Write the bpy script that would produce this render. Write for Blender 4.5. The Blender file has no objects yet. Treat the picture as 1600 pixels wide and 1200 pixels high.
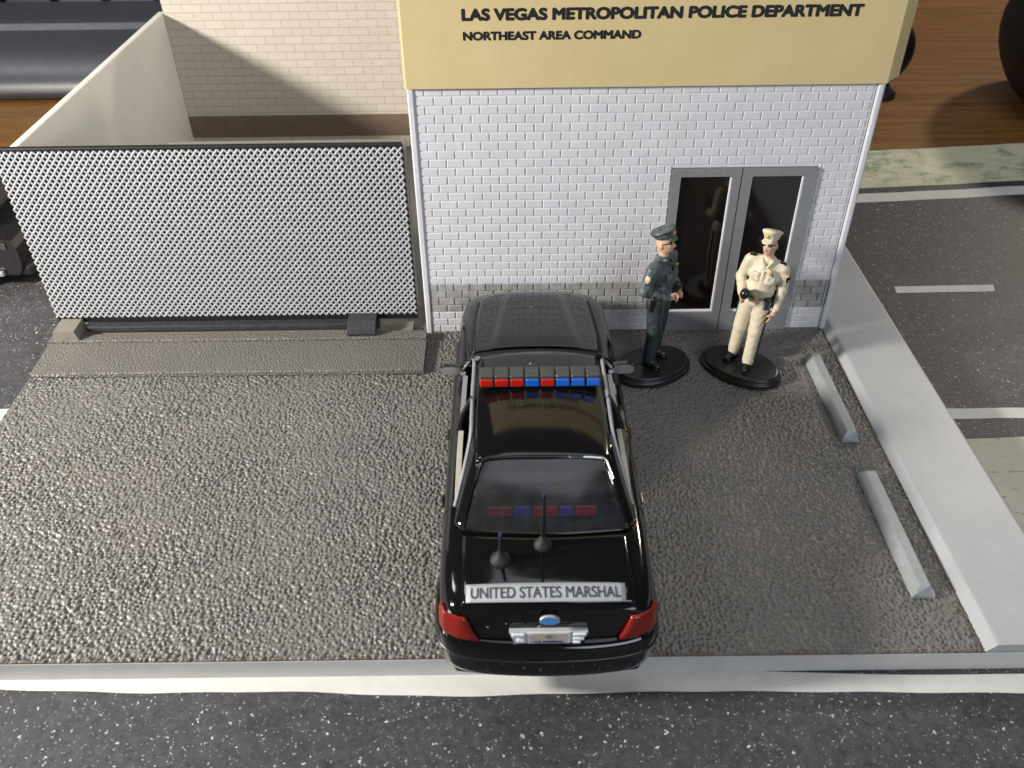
import bpy, bmesh, math, random
import numpy as np
from mathutils import Vector, Matrix, Euler
random.seed(7)
R = math.radians
SC = bpy.context.scene
COL = SC.collection
# ------------------------------------------------------------------ camera
# 1 unit = 8.2 mm (a 1:43 scale diorama on a desk)
SC.unit_settings.scale_length = 0.0082
cam = bpy.data.cameras.new('camera'); CAM = bpy.data.objects.new('camera', cam); COL.objects.link(CAM)
cam.sensor_width = 36; cam.lens = 1367.36 / 1600 * 36; cam.clip_start = .5; cam.clip_end = 1000
p_, y_, r_ = R(38.0386), R(0.058), R(-0.7339)
fwd = Vector((0, math.cos(p_), -math.sin(p_))); up = Vector((0, math.sin(p_), math.cos(p_))); rt = Vector((1, 0, 0))
rt2 = math.cos(r_) * rt + math.sin(r_) * up; up2 = -math.sin(r_) * rt + math.cos(r_) * up
M3 = Matrix((rt2, up2, -fwd)).transposed()
M3 = Matrix.Rotation(y_, 3, 'Z') @ M3
CAM.matrix_world = Matrix.Translation((3.3557, -29.066, 20.0)) @ M3.to_4x4()
cam.dof.use_dof = True; cam.dof.focus_distance = 31; cam.dof.aperture_fstop = .28
SC.camera = CAM
# ------------------------------------------------------------------ world, lamps, exposure
W = bpy.data.worlds.new("World"); SC.world = W; W.use_nodes = True
W.node_tree.nodes['Background'].inputs[0].default_value = (.80, .88, 1, 1)
W.node_tree.nodes['Background'].inputs[1].default_value = .05
def area(name, loc, target, power, color, size, sizey=None):
    l = bpy.data.lights.new(name, 'AREA'); l.energy = power; l.color = color
    l.shape = 'RECTANGLE' if sizey else 'DISK'; l.size = size
    if sizey: l.size_y = sizey
    o = bpy.data.objects.new(name, l); COL.objects.link(o); o.location = loc
    o.rotation_euler = (Vector(target) - Vector(loc)).to_track_quat('-Z', 'Y').to_euler()
    return o
area('desk_lamp_light', (-45, -20, 24.5), (2, -5, 1), 57000, (1, .95, .87), 6)
area('ceiling_light', (8, 14, 112), (4, 4, 0), 25000, (.90, .94, 1), 80, 80)
area('lip_highlight_light', (-80, 52, 106), (0, 20, 0), 30000, (.92, .95, 1), 30)  # added overhead source, placed for the highlight on the keyboard's front lip
area('front_fill_light', (42, -84, 50), (4, 2, 4), 37000, (.86, .91, 1), 56, 40)  # added fill from behind the camera, lifts the front wall and right-facing sides
area('room_light', (80, 70, 55), (38, 28, 0), 34000, (1, .88, .72), 7)
SC.view_settings.view_transform = 'Standard'; SC.view_settings.look = 'None'
SC.view_settings.exposure = 0; SC.view_settings.gamma = 1; SC.view_settings.use_curve_mapping = False
SC.cycles.max_bounces = 10; SC.cycles.transparent_max_bounces = 16
try: SC.cycles.use_denoising = True
except Exception: pass

# ------------------------------------------------------------------ materials
class NT:
    def __init__(s, name):
        s.m = bpy.data.materials.new(name); s.m.use_nodes = True; s.t = s.m.node_tree
        s.b = s.t.nodes['Principled BSDF']; s.tc = s.n('ShaderNodeTexCoord')
    def n(s, typ, **k):
        nd = s.t.nodes.new(typ)
        for a, v in k.items():
            if a.startswith('i_'): nd.inputs[a[2:].replace('_', ' ')].default_value = v
            else: setattr(nd, a, v)
        return nd
    def l(s, a, b): s.t.links.new(a, b)
    def obj(s, scale=(1, 1, 1), rot=(0, 0, 0)):
        mp = s.n('ShaderNodeMapping'); mp.inputs['Scale'].default_value = scale; mp.inputs['Rotation'].default_value = rot
        s.l(s.tc.outputs['Object'], mp.inputs[0]); return mp.outputs[0]
    def noise(s, vec, scale, detail=4, rough=.55, dist=0):
        nd = s.n('ShaderNodeTexNoise'); nd.inputs['Scale'].default_value = scale; nd.inputs['Detail'].default_value = detail
        nd.inputs['Roughness'].default_value = rough; nd.inputs['Distortion'].default_value = dist; s.l(vec, nd.inputs['Vector']); return nd.outputs[0]
    def ramp(s, fac, stops):
        nd = s.n('ShaderNodeValToRGB'); e = nd.color_ramp.elements
        while len(e) < len(stops): e.new(.5)
        for el, (p, c) in zip(e, stops):
            el.position = p; el.color = (c, c, c, 1) if isinstance(c, (int, float)) else tuple(c)[:3] + (1,)
        s.l(fac, nd.inputs[0]); return nd.outputs[0]
    def mix(s, fac, a, b, mode='MIX'):
        nd = s.n('ShaderNodeMix', data_type='RGBA', blend_type=mode)
        for sock, v in ((nd.inputs[0], fac), (nd.inputs[6], a), (nd.inputs[7], b)):
            if hasattr(v, 'links') or isinstance(v, bpy.types.NodeSocket): s.l(v, sock)
            elif isinstance(v, (int, float)): sock.default_value = v
            else: sock.default_value = tuple(v) + ((1,) if len(v) == 3 else ())
        return nd.outputs[2]
    def math(s, op, a, b=0.0, clamp=False):
        nd = s.n('ShaderNodeMath', operation=op); nd.use_clamp = clamp
        for sock, v in ((nd.inputs[0], a), (nd.inputs[1], b)):
            if isinstance(v, bpy.types.NodeSocket): s.l(v, sock)
            else: sock.default_value = v
        return nd.outputs[0]
    def bump(s, h, strength=.5, dist=.02, normal=None):
        nd = s.n('ShaderNodeBump'); nd.inputs['Strength'].default_value = strength; nd.inputs['Distance'].default_value = dist
        s.l(h, nd.inputs['Height'])
        if normal is not None: s.l(normal, nd.inputs['Normal'])
        return nd.outputs[0]
    def set(s, color=None, rough=None, metal=None, spec=None, normal=None, coat=None):
        for nm, v in (('Base Color', color), ('Roughness', rough), ('Metallic', metal), ('Specular IOR Level', spec), ('Normal', normal), ('Coat Weight', coat)):
            if v is None: continue
            if isinstance(v, bpy.types.NodeSocket): s.l(v, s.b.inputs[nm])
            elif isinstance(v, (tuple, list)): s.b.inputs[nm].default_value = tuple(v) + ((1,) if len(v) == 3 else ())
            else: s.b.inputs[nm].default_value = v
        return s.m
def voronoi(t, vec, scale, feature='F1', rnd=1, smooth=None, out='Distance'):
    nd = t.n('ShaderNodeTexVoronoi', feature=feature); nd.inputs['Scale'].default_value = scale; nd.inputs['Randomness'].default_value = rnd
    if smooth is not None: nd.inputs['Smoothness'].default_value = smooth
    t.l(vec, nd.inputs['Vector']); return nd
def specks(t, vec, scale, size, keep, seed=0):
    """white fleck mask: irregular spots in a share of the voronoi cells"""
    d = t.n('ShaderNodeVectorMath', operation='ADD'); d.inputs[1].default_value = (seed * 3.7, seed * 1.3, seed)
    t.l(vec, d.inputs[0])
    nz = t.n('ShaderNodeTexNoise'); nz.inputs['Scale'].default_value = scale * 2.3; t.l(d.outputs[0], nz.inputs['Vector'])
    a = t.n('ShaderNodeVectorMath', operation='MULTIPLY_ADD'); a.inputs[1].default_value = (1.15 / scale,) * 3; t.l(nz.outputs['Color'], a.inputs[0]); t.l(d.outputs[0], a.inputs[2])
    v = voronoi(t, a.outputs[0], scale)
    sep = t.n('ShaderNodeSeparateColor'); t.l(v.outputs['Color'], sep.inputs[0])
    gate = t.math('LESS_THAN', sep.outputs[0], keep)
    sz = t.math('MULTIPLY', sep.outputs[1], size)
    m = t.math('MULTIPLY', t.math('LESS_THAN', v.outputs['Distance'], sz), gate)
    return m
def plain(name, color, rough=.5, metal=0, spec=.5, coat=0, var=.08, vscale=3, bump=0, bscale=30, dust=0):
    t = NT(name); v = t.obj()
    nz = t.noise(v, vscale, 5)
    c0 = tuple(max(0, c * (1 - var)) for c in color); c1 = tuple(min(1, c * (1 + var)) for c in color)
    c = t.ramp(nz, [(.3, c0), (.7, c1)])
    if dust:
        c = t.mix(t.math('MULTIPLY', specks(t, v, 4.5, .07, dust), .7), c, (.55, .55, .55))
    rg = t.math('MULTIPLY_ADD', t.noise(v, vscale * 2.3, 3), .12)
    t.t.nodes[-1].inputs[2].default_value = max(.0, rough - .06)
    nm = None
    if bump: nm = t.bump(t.noise(v, bscale, 4, .6), bump, .01)
    return t.set(c, rg, metal, spec, nm, coat)
M = {}
M['black_paint'] = None
def car_paint():
    t = NT('gloss_black_paint'); v = t.obj()
    c = t.mix(t.math('MULTIPLY', specks(t, v, 2.2, .10, .30), .6), (.0045, .0045, .005), (.5, .5, .5))
    c = t.mix(t.math('MULTIPLY', specks(t, v, 6, .10, .14, 4), .45), c, (.4, .4, .4))
    rg = t.math('MULTIPLY', t.noise(v, 2.2, 4), .17)
    nm = t.bump(t.noise(v, 1.6, 2), .015, .05)
    return t.set(c, rg, 0, .5, nm, .3)
M['black_paint'] = car_paint()
M['black_plastic'] = plain('satin_black_plastic', (.012, .012, .013), .35, dust=.12)
M['matte_black'] = plain('matte_black', (.01, .01, .011), .65, bump=.2)
M['tyre'] = plain('tyre_rubber', (.015, .015, .016), .75)
M['chrome'] = plain('silver_trim', (.75, .76, .78), .22, .85, bump=.05)
M['silver_paint'] = plain('silver_grey_paint', (.42, .43, .45), .35, .55, bump=.1, bscale=50)
M['cream_trim'] = plain('cream_trim', (.52, .48, .40), .45, bump=.1)
M['interior'] = plain('dark_interior', (.012, .012, .013), .6)
M['decal'] = plain('white_decal', (.37, .39, .41), .4, var=.05)
M['ink'] = plain('dark_ink', (.012, .012, .014), .5, var=.02)
M['ink_grey'] = plain('grey_ink', (.045, .045, .05), .5, var=.2, vscale=9)
M['blue_ink'] = plain('blue_ink', (.02, .035, .16), .5)
M['emblem'] = plain('blue_enamel', (.07, .26, .62), .25, var=.15, vscale=14)
M['plate'] = plain('plate_face', (.50, .46, .40), .4)
M['white_plastic'] = plain('white_plastic_lamp', (.75, .78, .82), .25)
def lens(name, col, tr=.35):
    t = NT(name); t.set(col, .22, 0, .5, t.bump(t.noise(t.obj(), 14, 3), .25, .02), .15)
    t.b.inputs['Transmission Weight'].default_value = tr
    return t.m
M['red_lens'] = lens('red_lens', (.62, .02, .012), .25)
M['tail_lens'] = lens('tail_lens', (.22, .013, .008), .1)
M['blue_lens'] = lens('blue_lens', (.015, .16, .75), .25)
M['dark_red_lens'] = lens('dark_red_lens', (.42, .02, .03), .2)
M['dark_blue_lens'] = lens('dark_blue_lens', (.03, .06, .35), .2)
M['smoke_lens'] = lens('smoke_lens', (.10, .105, .11), .45)
def glass(name, tint, amt, haze=0.0):
    t = NT(name); t.t.nodes.remove(t.b)
    tr = t.n('ShaderNodeBsdfTransparent'); tr.inputs[0].default_value = tint + (1,)
    gl = t.n('ShaderNodeBsdfGlossy'); gl.inputs['Roughness'].default_value = .16
    df = t.n('ShaderNodeBsdfDiffuse'); df.inputs[0].default_value = (.30, .31, .34, 1)
    hz = t.n('ShaderNodeMixShader'); t.l(t.math('MULTIPLY', t.noise(t.obj(), 2.5, 5), haze * 2), hz.inputs[0]); t.l(tr.outputs[0], hz.inputs[1]); t.l(df.outputs[0], hz.inputs[2])
    fr = t.n('ShaderNodeFresnel'); fr.inputs[0].default_value = 1.45
    mx = t.n('ShaderNodeMixShader'); t.l(t.math('MULTIPLY_ADD', fr.outputs[0], 1.0), mx.inputs[0]); t.t.nodes[-1]
    for nd in t.t.nodes:
        if nd.bl_idname == 'ShaderNodeMath' and nd.operation == 'MULTIPLY_ADD': nd.inputs[2].default_value = amt
    t.l(hz.outputs[0], mx.inputs[1]); t.l(gl.outputs[0], mx.inputs[2])
    t.l(mx.outputs[0], t.t.nodes['Material Output'].inputs[0])
    return t.m
M['rear_glass'] = glass('rear_glass', (.82, .84, .90), .03, .055)
M['windshield'] = glass('windshield_glass', (.35, .36, .38), .06, .05)

def pebble_mat(name, color, color2, scale=6.3, bstr=.9, bdist=.06, rough=.36):
    t = NT(name); v = t.obj()
    nz = t.n('ShaderNodeTexNoise'); nz.inputs['Scale'].default_value = 2.6; nz.inputs['Detail'].default_value = 3; t.l(v, nz.inputs['Vector'])
    a = t.n('ShaderNodeVectorMath', operation='MULTIPLY_ADD'); a.inputs[1].default_value = (.10,) * 3
    t.l(nz.outputs['Color'], a.inputs[0]); t.l(v, a.inputs[2])
    v1 = voronoi(t, a.outputs[0], scale, 'SMOOTH_F1', 1, .35)
    v2 = voronoi(t, a.outputs[0], scale * 2.4, 'SMOOTH_F1', 1, .5)
    h = t.math('ADD', t.math('MULTIPLY', v1.outputs['Distance'], -1.0), t.math('MULTIPLY', v2.outputs['Distance'], -.32))
    h = t.math('ADD', h, t.math('MULTIPLY', t.noise(v, 28, 3), .12))
    nm = t.bump(h, bstr, bdist)
    big = t.noise(v, .35, 5, .6)
    c = t.ramp(big, [(.35, color), (.68, color2)])
    c = t.mix(t.math('MULTIPLY', specks(t, v, 5, .10, .07, 2), .6), c, (.5, .47, .42))
    c = t.mix(t.math('MULTIPLY', specks(t, v, 11, .08, .07, 5), .5), c, (.6, .58, .55))
    return t.set(c, t.math('MULTIPLY_ADD', t.noise(v, 5, 3), .2), 0, .5, nm), t
def fixrough(t, base):
    for nd in t.t.nodes:
        if nd.bl_idname == 'ShaderNodeMath' and nd.operation == 'MULTIPLY_ADD': nd.inputs[2].default_value = base
def lot_mat():
    t = NT('leathery_grey_plastic'); v = t.obj()
    c = t.ramp(t.noise(v, .30, 6, .65), [(.32, (.138, .132, .122)), (.55, (.152, .143, .129)), (.72, (.168, .148, .124))])
    c = t.mix(t.math('MULTIPLY', t.ramp(t.noise(v, 2.2, 5, .7), [(.5, 0), (.75, 1)]), .3), c, (.115, .108, .100))
    c = t.mix(t.math('MULTIPLY', specks(t, v, 3.5, .10, .06, 2), .7), c, (.5, .47, .42))
    c = t.mix(t.math('MULTIPLY', specks(t, v, 7, .10, .08, 5), .6), c, (.6, .58, .55))
    # brown grime where the lot meets the walls
    sp = t.n('ShaderNodeSeparateXYZ'); t.l(t.tc.outputs['Object'], sp.inputs[0])
    nz = t.math('MULTIPLY', t.noise(v, 1.6, 5, .65), .8)
    g = t.math('MAXIMUM', t.math('GREATER_THAN', t.math('ADD', sp.outputs[0], nz), 16.05), t.math('LESS_THAN', t.math('SUBTRACT', sp.outputs[1], nz), -15.58))
    c = t.mix(t.math('MULTIPLY', g, .55), c, (.075, .045, .022))
    rg = t.ramp(t.noise(v, 1.4, 4), [(.3, .40), (.7, .52)])
    return t.set(c, rg, 0, .55, t.bump(t.noise(v, 26, 4, .6), .25, .02))
M['lot'] = lot_mat()
M['lot_fine'], t_ = pebble_mat('fine_pebbled_plastic', (.142, .134, .120), (.160, .150, .133), 13, .9, .045); fixrough(t_, .22)
M['tan_plastic'] = plain('tan_grey_plastic', (.21, .19, .155), .5, bump=.3, bscale=12)
M['edge_grey'] = plain('pale_grey_plastic', (.52, .52, .51), .42, var=.06, vscale=1.2, dust=.05)
def kerb_mat():
    t = NT('kerb_plastic'); v = t.obj()
    c = t.ramp(t.noise(v, .6, 4), [(.3, (.37, .385, .395)), (.7, (.42, .43, .44))])
    c = t.mix(t.math('MULTIPLY', specks(t, v, 3, .05, .12), .6), c, (.75, .75, .74))
    c = t.mix(t.math('MULTIPLY', specks(t, v, 2.3, .04, .08, 3), .8), c, (.12, .12, .12))
    return t.set(c, .42, 0, .5, t.bump(t.noise(v, 18, 4), .08, .02))
M['kerb'] = kerb_mat()
M['kerb_grey'] = plain('parking_stop_grey', (.30, .32, .325), .4, var=.08, dust=.1)
M['brick_white'] = plain('white_brick_plastic', (.62, .62, .655), .42, var=.05, vscale=1.1, bump=.06)
M['brick_grey'] = plain('painted_grey_brick', (.34, .34, .33), .5, var=.28, vscale=2.5, bump=.3, bscale=20)
M['joint_grey'] = plain('painted_dark_joint', (.16, .155, .15), .6, var=.15, vscale=4)
M['frame_grey'] = plain('door_frame_grey', (.25, .255, .265), .36, .2, var=.06, dust=.03)
def door_glass():
    t = NT('door_black_gloss'); v = t.obj()
    n1 = t.noise(v, 1.1, 3, .5, .6)
    nd = t.n('ShaderNodeSeparateXYZ'); t.l(t.tc.outputs['Object'], nd.inputs[0])
    # dried glue smear near the right edge of the left pane
    cx = t.math('ADD', t.math('MULTIPLY', t.noise(v, .9, 3), 1.0), 10.35)
    dx = t.math('ABSOLUTE', t.math('SUBTRACT', nd.outputs[0], cx))
    m = t.math('LESS_THAN', dx, t.math('MULTIPLY', t.noise(v, 1.7, 2), .19))
    m = t.math('MULTIPLY', m, t.math('GREATER_THAN', nd.outputs[2], 2.4))
    m = t.math('MULTIPLY', m, t.math('LESS_THAN', nd.outputs[0], 11.2))
    c = t.mix(t.math('MULTIPLY', m, t.math('MULTIPLY', n1, .55)), (.006, .004, .003), (.26, .22, .19))
    return t.set(c, t.math('MULTIPLY', n1, .14), 0, .5)
M['door_glass'] = door_glass()
def sign_mat():
    t = NT('buff_card'); v = t.obj()
    c = t.ramp(t.noise(v, .5, 5, .6), [(.3, (.59, .475, .245)), (.7, (.64, .52, .285))])
    c = t.mix(t.math('MULTIPLY', t.noise(v, 14, 5, .7), .12), c, (.42, .32, .13))
    sp = t.n('ShaderNodeSeparateXYZ'); t.l(t.tc.outputs['Object'], sp.inputs[0])
    # bare torn card along the left edge
    edge = t.math('LESS_THAN', sp.outputs[0], t.math('MULTIPLY_ADD', t.noise(v, 1.5, 4, .6), .55))
    t.t.nodes[-2].inputs[2].default_value = -.26 if t.t.nodes[-2].operation == 'MULTIPLY_ADD' else 0
    for nd in t.t.nodes:
        if nd.bl_idname == 'ShaderNodeMath' and nd.operation == 'MULTIPLY_ADD': nd.inputs[2].default_value = -.26
    zz = t.math('MULTIPLY', edge, t.math('GREATER_THAN', sp.outputs[2], 11.0))
    c = t.mix(t.math('MULTIPLY', zz, .7), c, (.33, .23, .09))
    return t.set(c, .62, 0, .3, t.bump(t.noise(v, 30, 4, .6), .12, .02))
M['card'] = sign_mat()
def printed_brick():
    t = NT('printed_brick_card'); sp = t.n('ShaderNodeSeparateXYZ'); t.l(t.tc.outputs['Object'], sp.inputs[0])
    cb = t.n('ShaderNodeCombineXYZ'); t.l(sp.outputs[0], cb.inputs[0]); t.l(sp.outputs[2], cb.inputs[1])
    b = t.n('ShaderNodeTexBrick'); b.offset = .5
    for k, v in (('Scale', 1), ('Mortar Size', .022), ('Mortar Smooth', .3), ('Bias', 0), ('Brick Width', 1.0), ('Row Height', .41)): b.inputs[k].default_value = v
    b.inputs['Color1'].default_value = (.53, .48, .40, 1); b.inputs['Color2'].default_value = (.57, .52, .44, 1); b.inputs['Mortar'].default_value = (.36, .31, .25, 1)
    t.l(cb.outputs[0], b.inputs['Vector'])
    v = t.obj()
    c = t.mix(t.math('MULTIPLY', t.noise(v, 6, 4), .25), b.outputs[0], (.55, .50, .42))
    return t.set(c, .6, 0, .3)
M['printed_brick'] = printed_brick()
M['brown_band'] = plain('brown_band', (.17, .125, .085), .6, var=.12, vscale=1.2)
M['cream_plastic'] = plain('cream_plastic', (.80, .77, .67), .45, var=.03, vscale=1)
M['cream_edge'] = plain('pale_cut_edge', (.70, .70, .68), .55)
def asphalt():
    t = NT('printed_asphalt_paper'); v = t.obj()
    c = t.ramp(t.noise(v, 4.2, 10, .8, .5), [(.32, (.016, .016, .018)), (.70, (.088, .086, .090))])
    fib = t.noise(t.obj((1, .45, 1), (0, 0, .5)), 15, 6, .75, 2.2)
    c = t.mix(t.math('MULTIPLY', t.ramp(fib, [(.52, 0), (.75, 1)]), .35), c, (.16, .16, .16))
    c = t.mix(t.math('MULTIPLY', t.ramp(t.noise(v, .5, 3), [(.4, 0), (.7, 1)]), .35), c, (.028, .028, .030))
    for sc, sz, kp, sd, st in ((4.4, .19, .22, 0, .8), (6.2, .24, .26, 3, .7), (9.5, .28, .34, 6, .55), (15, .30, .40, 9, .35)):
        c = t.mix(t.math('MULTIPLY', specks(t, v, sc, sz, kp, sd), st), c, (.72, .72, .72))
    return t.set(c, .55, 0, .35, t.bump(t.noise(v, 9, 4), .1, .02))
M['asphalt'] = asphalt()
M['line_white'] = plain('printed_white_line', (.61, .60, .56), .6, 0, .3, var=.05, vscale=2)
def pave():
    t = NT('printed_paving'); v = t.obj()
    c = t.ramp(t.noise(v, 1.2, 5), [(.3, (.47, .44, .36)), (.7, (.54, .51, .42))])
    sp = t.n('ShaderNodeSeparateXYZ'); t.l(t.tc.outputs['Object'], sp.inputs[0])
    for ax, per in ((1, 1.9), (0, 3.1)):
        fr = t.math('ABSOLUTE', t.math('SUBTRACT', t.math('FRACT', t.math('DIVIDE', t.math('ADD', sp.outputs[ax], 50.4), per)), .5))
        ln = t.math('MULTIPLY', t.math('LESS_THAN', fr, .018), t.ramp(t.noise(v, 4, 3), [(.48, 0), (.55, 1)]))
        c = t.mix(t.math('MULTIPLY', ln, .6), c, (.2, .19, .16))
    sm = t.ramp(t.noise(t.obj((.6, 1.6, 1)), 3.2, 5, .65), [(.62, 0), (.68, 1)])
    c = t.mix(t.math('MULTIPLY', sm, .75), c, (.13, .14, .12))
    return t.set(c, .6, 0, .3)
M['paving'] = pave()
def verge():
    t = NT('printed_verge'); v = t.obj()
    c = t.ramp(t.noise(v, .8, 5), [(.3, (.58, .55, .37)), (.7, (.68, .64, .45))])
    st = t.ramp(t.noise(t.obj((.5, 4, 1)), 2, 5, .7), [(.45, 0), (.6, 1)])
    c = t.mix(t.math('MULTIPLY', st, .35), c, (.33, .35, .22))
    g = t.ramp(t.noise(t.obj((.9, 1.1, 1)), .55, 6, .68, .3), [(.50, 0), (.60, 1)])
    g = t.math('MULTIPLY', g, t.ramp(t.noise(v, 5, 4, .7), [(.35, .2), (.6, 1)]))
    c = t.mix(t.math('MULTIPLY', g, .85), c, (.09, .19, .11))
    return t.set(c, .6, 0, .3)
M['verge'] = verge()
def wood():
    t = NT('varnished_wood'); v = t.obj((.035, .5, 1))
    g1 = t.noise(v, 3.2, 6, .62, .6)
    c = t.ramp(g1, [(.28, (.14, .060, .016)), (.5, (.235, .108, .029)), (.74, (.33, .155, .045))])
    g2 = t.noise(t.obj((.05, 3.2, 1)), 4, 5, .7, .4)
    c = t.mix(t.math('MULTIPLY', t.ramp(g2, [(.45, 0), (.75, 1)]), .55), c, (.075, .024, .008))
    return t.set(c, t.math('MULTIPLY_ADD', g2, .15), 0, .5, t.bump(g2, .05, .02)), t
M['wood'], t_ = wood(); fixrough(t_, .27)
M['keyboard'] = plain('keyboard_grey', (.045, .048, .057), .47, 0, 1.0, var=.12, vscale=1.3, bump=.5, bscale=9, dust=.15)
M['keycap'] = plain('keycap_black', (.015, .016, .019), .45, dust=.1)
M['dark_gloss'] = plain('dark_gloss_plastic', (.012, .011, .012), .28)
M['fabric_black'] = plain('soft_black', (.010, .009, .010), .6, bump=.4, bscale=8)
M['mesh_silver'] = plain('silver_mesh', (.45, .46, .48), .46, .2, var=.06, vscale=2)
M['gate_black'] = plain('gate_black', (.010, .010, .011), .5, bump=.2)
M['roller'] = plain('dusty_dark_plastic', (.035, .036, .042), .5, var=.35, vscale=7, bump=.8, bscale=14, dust=.4)
# figures
M['lit_bead'] = plain('painted_lit_bead', (.78, .79, .84), .3)  # lit edge of the door panes, its brightness put into the colour
M['seal'] = plain('plate_seal', (.26, .25, .25), .5)
M['lamp_silver'] = plain('lamp_surround', (.62, .63, .65), .3, .3)
M['f_skin'] = plain('painted_skin', (.60, .38, .26), .5, var=.12, vscale=5)
M['f_grey'] = plain('painted_grey_green_cloth', (.080, .100, .100), .42, var=.6, vscale=5, bump=.5, bscale=9)
M['f_dark'] = plain('painted_dark_trousers', (.030, .040, .042), .42, var=.6, vscale=3, bump=.5, bscale=9)
M['f_cream'] = plain('painted_cream_cloth', (.63, .56, .42), .5, var=.08, vscale=4, bump=.4, bscale=9)
M['f_black'] = plain('painted_black', (.010, .010, .011), .3)
M['f_belt'] = plain('painted_belt', (.035, .036, .045), .4)
M['f_gold'] = plain('painted_gold', (.65, .42, .07), .4)
M['f_white'] = plain('painted_white', (.65, .55, .45), .5)
M['f_mouth'] = plain('painted_mouth', (.22, .06, .045), .5)
M['f_stripe'] = plain('painted_dark_stripe', (.025, .055, .045), .4, var=.3, vscale=6)
M['f_purple'] = plain('purple_tip', (.045, .025, .10), .4)

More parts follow.
